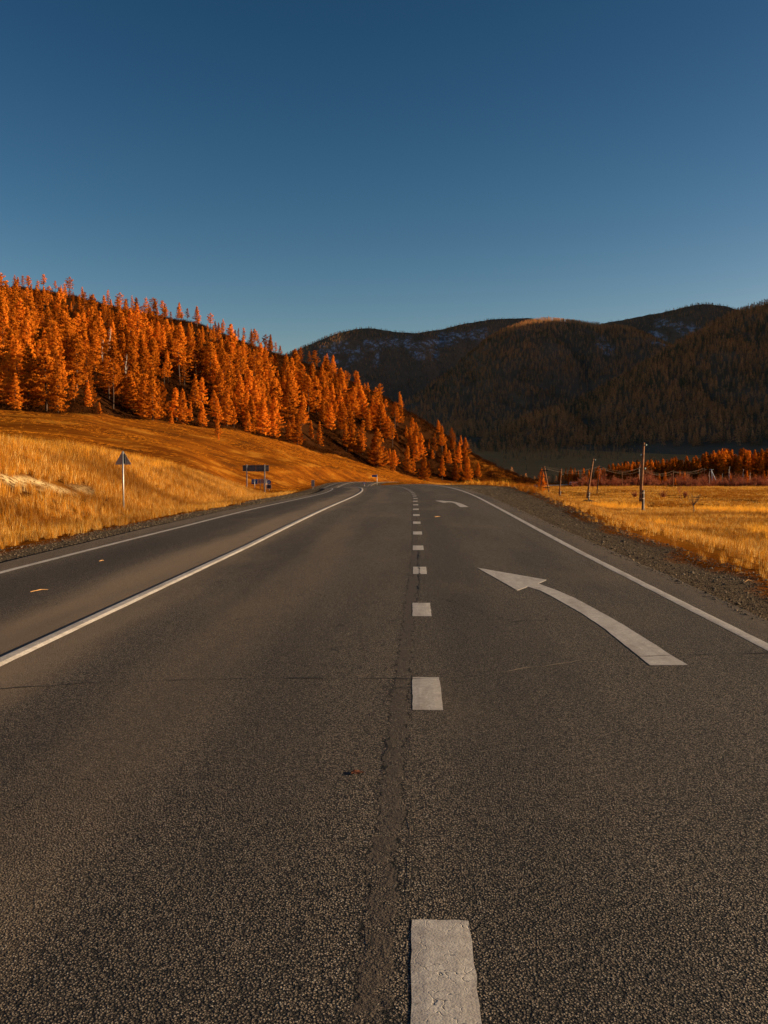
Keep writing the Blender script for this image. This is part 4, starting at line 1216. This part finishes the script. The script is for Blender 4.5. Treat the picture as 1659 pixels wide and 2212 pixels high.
def bare_tree(px, py, y, h, mat, label, cat='bare tree', name='bare_tree', seed=0, fork=.45, group=None):
    x, yy, _ = at(px, py, y); z = float(H(x, yy))
    o = empty(name, (x, yy, z)); rr = np.random.default_rng(700 + seed)
    mb = MB(); w = h * (.022 if name == 'bare_tree' else .010)
    pts = [Vector((0, 0, -.15)), Vector((h * .015, 0, h * .2)), Vector((-h * .02, 0, h * fork))]
    mb.tube(pts, [w, w * .85, w * .7], 6)
    mb.build('trunk', mat, o)
    cb = MB()
    if name == 'birch_tree':
        top = Vector((h * .03, 0, h)); cb.tube([pts[2], pts[2].lerp(top, .5) + Vector((h * .01, 0, 0)), top], [w * .7, w * .45, w * .15], 4, False)
        for k in range(34):
            t_ = rr.uniform(.42, 1.0); q = Vector((0, 0, h * t_)); a = rr.uniform(0, 6.28); L = h * .30 * (1.15 - t_) * rr.uniform(.6, 1.2)
            m2 = q + Vector((math.cos(a) * L * .45, math.sin(a) * L * .45, L)); cb.tube([q, q.lerp(m2, .5) + Vector((math.cos(a) * L * .08, math.sin(a) * L * .08, 0)), m2], [w * .22, w * .14, w * .05], 3, False)
    else:
        for k in range(9):
            a = rr.uniform(0, 6.28); q = pts[2] + Vector((0, 0, -h * rr.uniform(0, .08))); L = h * rr.uniform(.3, .56)
            m1 = q + Vector((math.cos(a) * L * .35, math.sin(a) * L * .35, L * .5)); m2 = q + Vector((math.cos(a) * L * .5, math.sin(a) * L * .5, L))
            cb.tube([q, m1, m2], [w * .5, w * .3, w * .1], 4, False)
            for j in range(7):
                s_ = m1.lerp(m2, rr.uniform(-.5, .9)); b = a + rr.normal(0, 1); l2 = L * rr.uniform(.15, .4)
                cb.tube([s_, s_ + Vector((math.cos(b) * l2 * .8, math.sin(b) * l2 * .8, l2 * .8))], [w * .2, w * .06], 3, False)
    cb.build('crown', mat, o)
    return prop(o, label, cat, group)
bare_tree(1498, 1117, 88, 2.1, M['grey_twig'], 'small bare crooked tree standing alone in the golden field right of the poles', seed=1)
bare_tree(1469, 1078, 185, 2.9, M['twig'], 'thin reddish leafless sapling farther back in the field', seed=2)
for k_, (px, h) in enumerate([(1381, 10), (1532, 7), (1575, 9), (1620, 6.5), (1300, 5), (1605, 8), (1560, 6)]):
    bare_tree(px, 1050, 432 if px > 1500 else 445, h, M['birch'], 'pale thin bare birch among the red bushes before the valley grove', 'birch tree', 'birch_tree', seed=10 + k_, fork=.8, group='pale birches in the red thicket')
for k_, (px, py, y, hp, lab) in enumerate([(238, 800, 285, 110, 'bare white birch standing left of a pair in the forest above the triangular sign'), (273, 835, 268, 90, 'bare white birch with forked top, right one, above the triangular sign'), (222, 790, 300, 75, 'thin pale birch trunk left of the two white birches on the hill'), (113, 735, 370, 55, 'pale bare trunk high in the forest near the left edge')]):
    x, y = solve_ground(px, py + 20, 200)
    bare_tree(px, py, y, hp * y / 2100, M['birch'], lab, 'birch tree', 'birch_tree', seed=30 + k_, fork=.7)

def bush(px, py, y, w, h, mat, label, seed=0, name='bush', group=None):
    x, yy, _ = at(px, py, y); z = float(H(x, yy))
    mb = twiggy(800 + seed, h, 60, w / h * .5, .02 * max(1, y / 150))
    o = mb.build(name, mat, None, (x, yy, z))
    return prop(o, label, 'bush', group)
for k_, (px, py, y, w, h, lab) in enumerate([(1367, 1075, 205, 2.6, 1.6, 'low rust brown bush beside the leaning pole'), (1432, 1078, 190, 2.6, 1.7, 'low brown bush just left of the tall pole'), (1480, 1074, 205, 2.2, 1.6, 'low brown bush just right of the tall pole')]):
    bush(px - 0 if k_ else 1371, py, y, w, h, M['twig'], lab, k_)
bush(1150, 1062, 95, 1.4, .5, M['twig'], 'dark red-brown weeds hanging over the gravel at the right crest', 5)

def valley_scrub():
    n = 5200
    px_ = r.uniform(880, 1740, n); y = 560 + 700 * r.uniform(0, 1, n) ** .8
    x = (px_ - 893) / 2100 * y
    w = fbm(x / 60, y / 130, 3, 401)
    edge = sstep(1020, 1230, y)
    keep = ((w > .12) | (r.uniform(0, 1, n) < .03 + .5 * edge)) & (forest_mask(x, y) < .3)
    x, y = x[keep], y[keep]; n = len(x); h = r.uniform(1.2, 3.5, n) * (1 + 2.0 * sstep(1080, 1230, y)); w_ = h * r.uniform(.9, 1.6, n)
    scatter('valley_scrub', np.stack([x, y, H(x, y)], -1), np.stack([np.zeros(n), np.zeros(n), r.uniform(0, 6.28, n)], -1), np.stack([w_, w_, h], -1) / 10 * 1.4, r.integers(0, 6, n), FAR, 'dark scrub and low trees dotted over the shaded valley floor', 'scrub')
valley_scrub()

# ------------------------------------------------------------------ utility poles and wires
POLES = {}
def pole(key, px_t, py_t, px_b, py_b, y, lab, rad=.13, stub=None, mat='wood', insul=0, cross=None, dark=False, group=None, sides=()):
    T = Vector(at(px_t, py_t, y)); B = Vector(at(px_b, py_b, y)); B.z = float(H(B.x, B.y)) - .1
    o = empty('utility_pole', tuple(B))
    T2 = T - B
    start = T2 * (stub[0] if stub else 0.0)
    off = Vector((-rad * 1.7, 0, 0)) if stub else Vector()
    mb = MB(); mb.tube([start + off, start.lerp(T2, .5) + off * .5, T2], [rad, rad * .85, rad * .62], 10)
    mb.build('pole', M['wood'] if not dark else M['tarred'], o, smooth=True)
    if stub:
        sb = MB(); w = rad * .85; q = T2 * stub[1]
        sb.tube([Vector((0, 0, -.3)), q], [w * 1.15, w * 1.05], 4)
        sb.build('concrete_stub', M['concrete'], o)
        cb = MB()
        for f_ in (.25, .75):
            c_ = start.lerp(q, f_)
            cb.tube([c_ + Vector((off.x * .6, 0, -.04)), c_ + Vector((off.x * .6, 0, .04))], rad * 1.75, 10)
        cb.build('wire_binding', M['wire'], o)
    for (fx, dz) in sides:
        ib = MB(); c_ = T2 + Vector((0, 0, dz))
        ib.tube([c_ + Vector((0, 0, -.02)), c_ + Vector((fx * .7, 0, -.04)), c_ + Vector((fx, 0, .08))], .02, 5)
        ib.build('hook', M['zinc_dark'], o)
        gb = MB(); gb.tube([c_ + Vector((fx, 0, .04)), c_ + Vector((fx, 0, .12)), c_ + Vector((fx, 0, .2))], [.07, .10, .05], 8)
        gb.build('insulator', M['glass_insulator'], o)
    if cross:
        xb = MB(); c_ = T2 + Vector((0, 0, cross[1])); xb.box(c_.x - cross[0], c_.x + cross[0], -.05, .05, c_.z - .06, c_.z + .06)
        xb.build('crossarm', M['tarred'], o)
    POLES[key] = (o, T)
    return prop(o, lab, 'utility pole', group)
pole('big', 1391, 956, 1389, 1108, 98, 'tallest wooden utility pole, tied to a concrete stub, standing nearest in the field', .155, (.17, .33), sides=((.22, -.35), (-.25, -1.35), (.15, -2.7)))
pole('lean', 1282, 991, 1270, 1084, 155, 'leaning wooden utility pole with concrete stub on a dark earth mound', .15, (.13, .27), sides=((.3, -.3),))
pole('third', 1213, 1012, 1210, 1076, 233, 'slim wooden utility pole between the A-shaped pole and the leaning pole', .15, (.10, .24), sides=((.3, -1.5),))
pole('b1', 1296, 1007, 1289, 1063, 262, 'thin dark pole carrying the wires just right of the leaning pole', .13, dark=True, cross=(.9, -.3))
pole('b2', 1384, 1010, 1382, 1056, 330, 'dark pole half hidden right behind the tallest pole', .14, dark=True, cross=(.9, -.3))
pole('b3', 1454.5, 1017, 1454.5, 1052, 400, 'small far pole carrying wires above the red bushes', .14, cross=(.9, -.2))
pole('b4', 1522, 1011, 1521, 1050, 440, 'far wooden pole whose top shows against the dark grove', .13, cross=(.9, -.2))
pole('b5', 1344, 1019, 1344, 1053, 410, 'faint far pole between the leaning pole and the tallest pole', .12)

# the A-frame
def a_frame():
    y = 228
    T = Vector(at(1175, 1007, y)); L = Vector(at(1164, 1078, y)); Rr = Vector(at(1188, 1078, y))
    L.z = float(H(L.x, L.y)) - .1; Rr.z = float(H(Rr.x, Rr.y)) - .1
    B = (L + Rr) / 2
    o = empty('utility_pole', tuple(B)); T, L, Rr = T - B, L - B, Rr - B
    for e, sgn in ((L, -1), (Rr, 1)):
        mb = MB(); s0 = e.lerp(T, .17); mb.tube([s0, T + Vector((sgn * .08, 0, 0))], [.15, .12], 8); mb.build('pole_leg', M['wood'], o, smooth=True)
        sb = MB(); sb.tube([e, e.lerp(T, .27)], [.17, .16], 4); sb.build('stub', M['tarred'], o)
    for f_, ex in ((.32, .35), (.86, .7)):
        a, b = L.lerp(T, f_), Rr.lerp(T, f_)
        mb = MB(); mb.box(a.x - ex, b.x + ex, -.2, -.08, a.z - .09, a.z + .09); mb.build('crossbar', M['tarred'], o)
    POLES['A'] = (o, T + B)
    prop(o, 'wooden A-shaped double utility pole with crossbars, leftmost of the poles', 'utility pole')
a_frame()
# white concrete pole with brace
def brace_pole():
    y = 440; B = Vector(at(1540, 1052, y)); B.z = float(H(B.x, B.y)); T = Vector(at(1537, 1014, y)) - B
    o = empty('utility_pole', tuple(B)); mb = MB(); mb.tube([Vector((0, 0, -.2)), T], [.22, .16], 6); mb.build('concrete_post', M['white_concrete'], o)
    E = Vector(at(1553, 1052, y)) - B; E.z = -.2
    mb = MB(); mb.tube([T * .93, E], [.12, .14], 6); mb.build('brace', M['white_concrete'], o)
    mb = MB(); mb.box(T.x - .8, T.x + .8, -.08, .08, T.z - .25, T.z - .1); mb.build('crossarm', M['zinc'], o)
    ib = MB()
    for fx in (-.7, .7, 0): ib.tube([T + Vector((fx, 0, -.1)), T + Vector((fx, 0, .22))], [.07, .05], 6)
    ib.build('insulator', M['glass_insulator'], o)
    POLES['W'] = (o, T + B)
    prop(o, 'pale concrete pole with slanting brace before the valley grove', 'utility pole')
M['white_concrete'] = simple_mat('pale_concrete', (.55, .58, .60), .8, 0, .15, 3)
brace_pole()
def wire(a, b, da, db, sag, lab, w=.008):
    A, B = POLES[a][1] + Vector(da), POLES[b][1] + Vector(db)
    n = 22; pts = [A.lerp(B, i / n) + Vector((0, 0, -4 * sag * (i / n) * (1 - i / n))) for i in range(n + 1)]
    mb = MB(); y = (A.y + B.y) / 2; mb.tube([p - A for p in pts], w * max(1, y / 190), 5)
    o = mb.build('overhead_wire', M['wire'], None, tuple(A))
    prop(o, lab, 'wire', 'overhead wires between the poles')
NM = {'A': 'A-shaped pole', 'b1': 'thin dark pole', 'b2': 'pole hidden behind the tallest pole', 'b3': 'small far pole', 'b4': 'far wooden pole', 'W': 'concrete braced pole'}
for a, b, sg in (('A', 'b1', 1.1), ('b1', 'b2', 1.3), ('b2', 'b3', 1.5), ('b3', 'b4', 1.1), ('b4', 'W', .4)):
    for j, (dx, dz, word) in enumerate(((0, .0, 'top'), (-.8, -.25, 'middle'), (.8, -.55, 'lowest'))):
        if a == 'b4' and j: continue
        wire(a, b, (dx, 0, dz), (dx, 0, dz), sg * (1 + .12 * j), f'{word} sagging wire from the {NM[a]} to the {NM[b]}')

def mound(px, py, y, w, h, lab, seed):
    x, yy, _ = at(px, py, y); z = float(H(x, yy)); rr = np.random.default_rng(seed)
    n, m = 18, 6; v = [(0, 0, h)]; f = []
    for j in range(1, m + 1):
        for k in range(n):
            a = 2 * math.pi * k / n; q = j / m
            rad = w * q * (1 + .16 * math.sin(3 * a + seed) + rr.uniform(-.08, .08))
            v.append((rad * math.cos(a), rad * .55 * math.sin(a), h * (1 - q ** 2.2) * rr.uniform(.82, 1.12) - (.15 if j == m else 0)))
    for k in range(n): f.append((0, 1 + k, 1 + (k + 1) % n))
    for j in range(m - 1):
        for k in range(n): f.append((1 + j * n + k, 1 + (j + 1) * n + k, 1 + (j + 1) * n + (k + 1) % n, 1 + j * n + (k + 1) % n))
    o = obj('earth_mound', mesh_np('earth_mound', v, f, [M['earth']]), None, (x, yy, z)); prop(o, lab, 'earth mound')
mound(1270, 1086, 153, 1.7, .55, 'dark mound of earth round the foot of the leaning pole', 1)
mound(1209, 1078, 226, 1.9, .6, 'low dark mound of earth at the foot of the slim pole', 2)

# ------------------------------------------------------------------ road signs
def tri_sign():
    x, y, _ = at(267, 1107, 40); z = float(H(x, y))
    top = at(267, 972, 40)[2] - z
    o = empty('road_sign', (x, y, z), (0, 0, R(4)))
    hp = top - .06
    mb = MB(); mb.tube([(0, 0, -.3), (0, 0, hp)], .034, 12); mb.build('post', M['zinc'], o, smooth=True)
    S = .70; hh = S * .866; b = top - hh; rc = .05
    def rounded(S_, hh_, b_, rr):
        C0 = [(-S_ / 2, b_), (S_ / 2, b_), (0, b_ + hh_)]; out = []
        for i, (cx, cz) in enumerate(C0):
            ctr = (0, b_ + hh_ / 3); dx, dz = ctr[0] - cx, ctr[1] - cz; L = math.hypot(dx, dz); ox, oz = cx + dx / L * 2 * rr, cz + dz / L * 2 * rr
            base = math.atan2(-dz, -dx)
            for k in range(5):
                a = base + R(-60 + 30 * k); out.append((ox + rr * math.cos(a), oz + rr * math.sin(a)))
        return out
    pl = MB(); pl.prism(rounded(S, hh, b, .035), .045, .052); pl.build('plate', M['plate_back'], o)
    rim = MB(); P = rounded(S, hh, b, .035); Q = rounded(S - .05, hh - .043, b + .014, .025)
    n = len(P)
    rim.add([(x_, .040, z_) for x_, z_ in P] + [(x_, .040, z_) for x_, z_ in Q] + [(x_, .0449, z_) for x_, z_ in P] + [(x_, .0449, z_) for x_, z_ in Q],
            [(i, (i + 1) % n, (i + 1) % n + n, i + n) for i in range(n)] + [(i, i + 2 * n, (i + 1) % n + 2 * n, (i + 1) % n) for i in range(n)] + [(i + n, (i + 1) % n + n, (i + 1) % n + 3 * n, i + 3 * n) for i in range(n)])
    rim.build('folded_rim', M['plate_back'], o)
    br = MB(); br.box(.036, .095, -.02, .044, b + .05, b + hh * .72); br.build('bracket', M['zinc_dark'], o)
    st = MB(); st.box(.14, .23, .0425, .0447, b + .07, b + .14); st.build('sticker', M['zinc'], o)
    f = MB(); f.prism(rounded(S - .01, hh - .009, b + .004, .03), .0521, .0535); f.build('sign_face', M['red'], o)
    prop(o, 'triangular warning sign seen from behind on a steel post at the left roadside', 'road sign')
tri_sign()

def panel_group():
    y = 110
    x0, x1 = at(524, 1010, y)[0], at(580.5, 1010, y)[0]; zt = at(552, 1004.6, y)[2]; zb = at(552, 1018.2, y)[2]
    cx = (x0 + x1) / 2; g = float(H(cx, y))
    o = empty('road_sign', (cx, y, g)); w = (x1 - x0) / 2
    for sg in (-1, 1):
        mb = MB(); a, b = (-w, -.012) if sg < 0 else (.012, w)
        mb.box(a, b, .06, .10, zb - g, zt - g); mb.build('panel', M['plate_back_dark'], o)
    for px in (533, 571.5):
        X = at(px, 1010, y)[0] - cx; gz = float(H(cx + X, y)) - g
        mb = MB(); mb.box(X - .055, X + .055, -.06, .055, gz - .3, zt - g + .05); mb.build('post', M['zinc'], o)
    mb = MB()
    for q in (.2, .8):
        z = zb - g + (zt - zb) * q; mb.box(-w, w, .056, .0595, z - .02, z + .02)
    mb.build('rail', M['zinc_dark'], o)
    prop(o, 'wide dark two-panel direction board seen from behind on two tall posts', 'road sign')
panel_group()

def board(px0, px1, py0, py1, y, mats, posts, lab, face=None, foot=None):
    a, b = at(px0, py0, y), at(px1, py1, y); cx = (a[0] + b[0]) / 2; g = float(H(cx, y)); o = empty('road_sign', (cx, y, g))
    w = (b[0] - a[0]) / len(mats)
    for i, m_ in enumerate(mats):
        mb = MB(); mb.box(a[0] - cx + i * w + .008, a[0] - cx + (i + 1) * w - .008, .03, .06, b[2] - g, a[2] - g); mb.build('panel', M[m_], o)
    for px in posts:
        X = at(px, py1, y)[0] - cx; mb = MB(); gz = float(H(cx + X, y)) - g
        mb.tube([(X, 0, gz - .2), (X, 0, a[2] - g - .05)], .035, 8); mb.build('post', M['zinc'], o, smooth=True)
    prop(o, lab, 'road sign'); return o, cx, g
o, cx, g = board(543, 556.5, 1035, 1045.5, 150, ['blue'], [550], 'small blue information board with white lines below the big board')
mk = MB()
a = at(543, 1035, 150); b = at(556.5, 1045.5, 150)
for k_ in range(3):
    z = a[2] - g - .12 - .2 * k_; mk.box(a[0] - cx + .15, b[0] - cx - .2 - .1 * k_, .024, .0285, z - .03, z + .03)
mk.build('white_marks', M['white'], o)
M['brown_back'] = simple_mat('brown_board_back', (.50, .27, .17), .8, 0, .15, 3)
board(557, 579.5, 1034.5, 1044.5, 147, ['brown_back', 'brown_back'], [562, 570, 576], 'brown-grey two-panel board back beside the blue board', )
def small_round():
    y = 130; x, _, zt = at(581, 1036.8, y); g = float(H(x, y)); o = empty('road_sign', (x, y, g)); zt -= g; zb = at(581, 1058, y)[2] - g
    mb = MB(); mb.tube([(0, .05, -.2), (0, .05, zt - .05)], .03, 8); mb.build('post', M['zinc'], o, smooth=True)
    rad = .28; n = 20; disc = [(rad * math.cos(2 * math.pi * k / n), zt - rad + rad * math.sin(2 * math.pi * k / n)) for k in range(n)]
    mb = MB(); mb.prism(disc, .0, .015); mb.build('round_plate', M['blue'], o)
    ring = [(rad * .93 * math.cos(2 * math.pi * k / n), zt - rad + rad * .93 * math.sin(2 * math.pi * k / n)) for k in range(n)]
    mb = MB(); mb.box(-.035, .035, -.006, -.001, zt - rad - .13, zt - rad + .13); mb.add([(-.11, -.004, zt - rad - .02), (.11, -.004, zt - rad - .02), (0, -.004, zt - rad - .17)], [(0, 1, 2)]); mb.build('arrow_mark', M['white'], o)
    mb = MB(); mb.box(-.3, .3, 0, .015, zt - 2 * rad - .62, zt - 2 * rad - .03); mb.build('lower_plate', M['plate_back'], o)
    mb = MB(); mb.box(-.24, .24, -.006, -.001, zt - 2 * rad - .55, zt - 2 * rad - .12); mb.build('lower_face', M['zinc_dark'], o)
    prop(o, 'round sign over a square plate on a thin post right of the big board', 'road sign')
small_round()
def post_sign(px, pt, pb, foot, wpx, y, mat, lab, post_top=None, off=0, rnd=False):
    x, _, zt = at(px, pt, y); g = float(H(x, y)); o = empty('road_sign', (x, y, g)); zb = at(px, pb, y)[2] - g; zt -= g; w = wpx * y / 2100 / 2
    mb = MB(); mb.tube([(off, .03, -.2), (off, .03, (at(px, post_top, y)[2] - g) if post_top else zt)], .03 * max(1, y / 130), 8); mb.build('post', M['zinc'], o, smooth=True)
    if rnd:
        n = 20; cz = (zt + zb) / 2; hh = (zt - zb) / 2
        mb = MB(); mb.prism([(w * math.cos(2 * math.pi * k / n), cz + hh * math.sin(2 * math.pi * k / n)) for k in range(n)], -.02, 0); mb.build('round_plate', M['red'], o)
        mb = MB(); mb.prism([(w * .75 * math.cos(2 * math.pi * k / n), cz + hh * .75 * math.sin(2 * math.pi * k / n)) for k in range(n)], -.028, -.021); mb.build('sign_face', M['white'], o)
    else:
        mb = MB(); mb.box(-w, w, -.02, 0, zb, zt); mb.build('plate', M[mat], o)
    prop(o, lab, 'road sign'); return o
post_sign(676, 1037, 1051, 1055, 7, 124, 'plate_back', 'narrow upright grey plate on a short post beside the left bend')
post_sign(787, 1040.5, 1047, 1052, 6, 190, 'white', 'small round white sign with red rim seen over the road crest', rnd=True)
post_sign(809, 1026, 1030.5, 1050, 11, 175, 'blue', 'thin post with small blue name plate rising behind the road crest', post_top=1024.5, off=.45)
def far_sign():
    y = 470; x, _, zt = at(1239, 1041.5, y); g = float(H(x, y)); o = empty('road_sign', (x, y, g)); zt -= g; w = 18 * .54 / .54 * y / 2100 * .5
    mb = MB(); mb.box(-w, w, 0, .05, zt - 1.15, zt); mb.build('panel', M['white'], o)
    mb = MB(); mb.box(-w * .85, w * .1, -.02, -.002, zt - .75, zt - .35); mb.box(w * .25, w * .85, -.02, -.002, zt - .8, zt - .4); mb.build('red_marks', M['red'], o)
    for s_ in (-.7, .7):
        mb = MB(); mb.box(s_ * w - .06, s_ * w + .06, .06, .16, -.2, zt - .1); mb.build('post', M['zinc'], o)
    prop(o, 'far white roadside board with red marks between the poles', 'road sign')
far_sign()
def far_small():
    y = 330; x, _, zt = at(1158, 1047, y); g = float(H(x, y)); o = empty('road_sign', (x, y, g)); zt -= g
    mb = MB(); mb.tube([(0, .05, -.1), (0, .05, zt)], .05, 6); mb.build('post', M['zinc'], o)
    mb = MB(); mb.box(-.5, .5, -.02, 0, zt - .7, zt); mb.build('plate', M['plate_back'], o)
    prop(o, 'tiny grey sign back beside the road left of the A-shaped pole', 'road sign')
far_small()
def marker(px, pt, pb, lab, y):
    x, _, zt = at(px, pt, y); g = float(H(x, y)); o = empty('marker_post', (x, y, g))
    mb = MB(); mb.tube([(0, 0, -.2), (0, 0, zt - g)], .05, 8); mb.build('post', M['white'], o, smooth=True)
    mb = MB(); mb.tube([(0, 0, zt - g - .28), (0, 0, zt - g - .16)], .053, 8); mb.build('dark_band', M['zinc_dark'], o)
    prop(o, lab, 'marker post')
marker(480, 1035.5, 1046, 'thin white marker post in the grass left of the big board', 100)

# ------------------------------------------------------------------ stones, straw, leaf
def rock(px, py, y0, y1, size, lab, seed, group=None):
    x, y = solve_ground(px, py, y0, y1); z = float(H(x, y)); rr = np.random.default_rng(seed)
    import bmesh
    bm = bmesh.new()
    for _ in range(22):
        d = rr.normal(0, 1, 3); d /= np.linalg.norm(d); bm.verts.new(tuple(d * np.array([1, .8, .65]) * size * rr.uniform(.8, 1.1)))
    bmesh.ops.convex_hull(bm, input=bm.verts)
    me = bpy.data.meshes.new('rock'); bm.to_mesh(me); bm.free(); me.materials.append(M['stone'])
    o = obj('rock', me, None, (x, y, z + size * .25), (0, 0, rr.uniform(0, 6))); prop(o, lab, 'rock', group)
rock(341, 1061, 22, 90, .17, 'single pale rock in the grass right of the triangular sign', 1)
rock(360, 1008, 30, 90, .20, 'grey rock sticking out of the bare scar on top of the bank', 2)
for k_, (px, py) in enumerate([(352, 1005), (371, 1007), (383, 1010), (326, 1003), (335, 1009)]):
    rock(px, py, 30, 90, .10, 'small stone in the bare scar on top of the bank', 3 + k_, 'stones in the bare scar')
def on_road(px, py):
    x, y = unproject_road(px, py); return x, y, float(road_z(x - xc(y), y))
def straw(p0, p1, lab, th=.006, bow=.02):
    a, b = Vector(on_road(*p0)), Vector(on_road(*p1)); mid = (a + b) / 2 + Vector((0, bow, .012))
    mb = MB(); mb.tube([Vector((0, 0, th + .005)), mid - a + Vector((0, 0, th)), b - a + Vector((0, 0, th + .005))], [th * .6, th, th * .5], 5)
    prop(mb.build('straw', M['straw'], None, tuple(a)), lab, 'straw')
straw((65, 1280), (104, 1275), 'bright orange straw lying on the left lane near the picture edge', .005, .06)
straw((214, 1213.5), (224, 1212), 'short orange straw lying far off on the left lane', .006)
straw((939, 1117.5), (951, 1116.5), 'short orange straw on the right lane before the far arrow', .008)
def gstraw(px, py, L, ang, lab, k):
    x, y = solve_ground(px, py, 8, 60); z = float(H(x, y)); mb = MB()
    mb.tube([(-L / 2 * math.cos(ang), -L / 2 * math.sin(ang), .02), (0, .02, .05), (L / 2 * math.cos(ang), L / 2 * math.sin(ang), .025)], [.003, .006, .003], 5)
    prop(mb.build('straw', M['straw'], None, (x, y, z)), lab, 'straw')
gstraw(1617, 1262, .17, .5, 'pale straw lying on the dark gravel near the right edge', 1)
gstraw(1603, 1243, .2, .1, 'pale straw at the foot of the right grass verge', 2)
lx, ly, lz = on_road(768, 1671)
rr = np.random.default_rng(5); v = [(0, 0, .010)]; n = 22
for k_ in range(n):
    a = 2 * math.pi * k_ / n; rad = .042 * (.75 + .35 * rr.uniform() + .2 * math.cos(a)); v.append((rad * math.cos(a) * .9, rad * math.sin(a) * .75, .005 + .008 * rr.uniform()))
me = mesh_np('dead_leaf', v, [(0, 1 + k_, 1 + (k_ + 1) % n) for k_ in range(n)], [M['leaf']])
prop(obj('dead_leaf', me, None, (lx, ly, lz)), 'crumpled dark brown leaf flat on the asphalt left of the joint', 'leaf')
print('trees', len(trees), 'individual', len(ind))
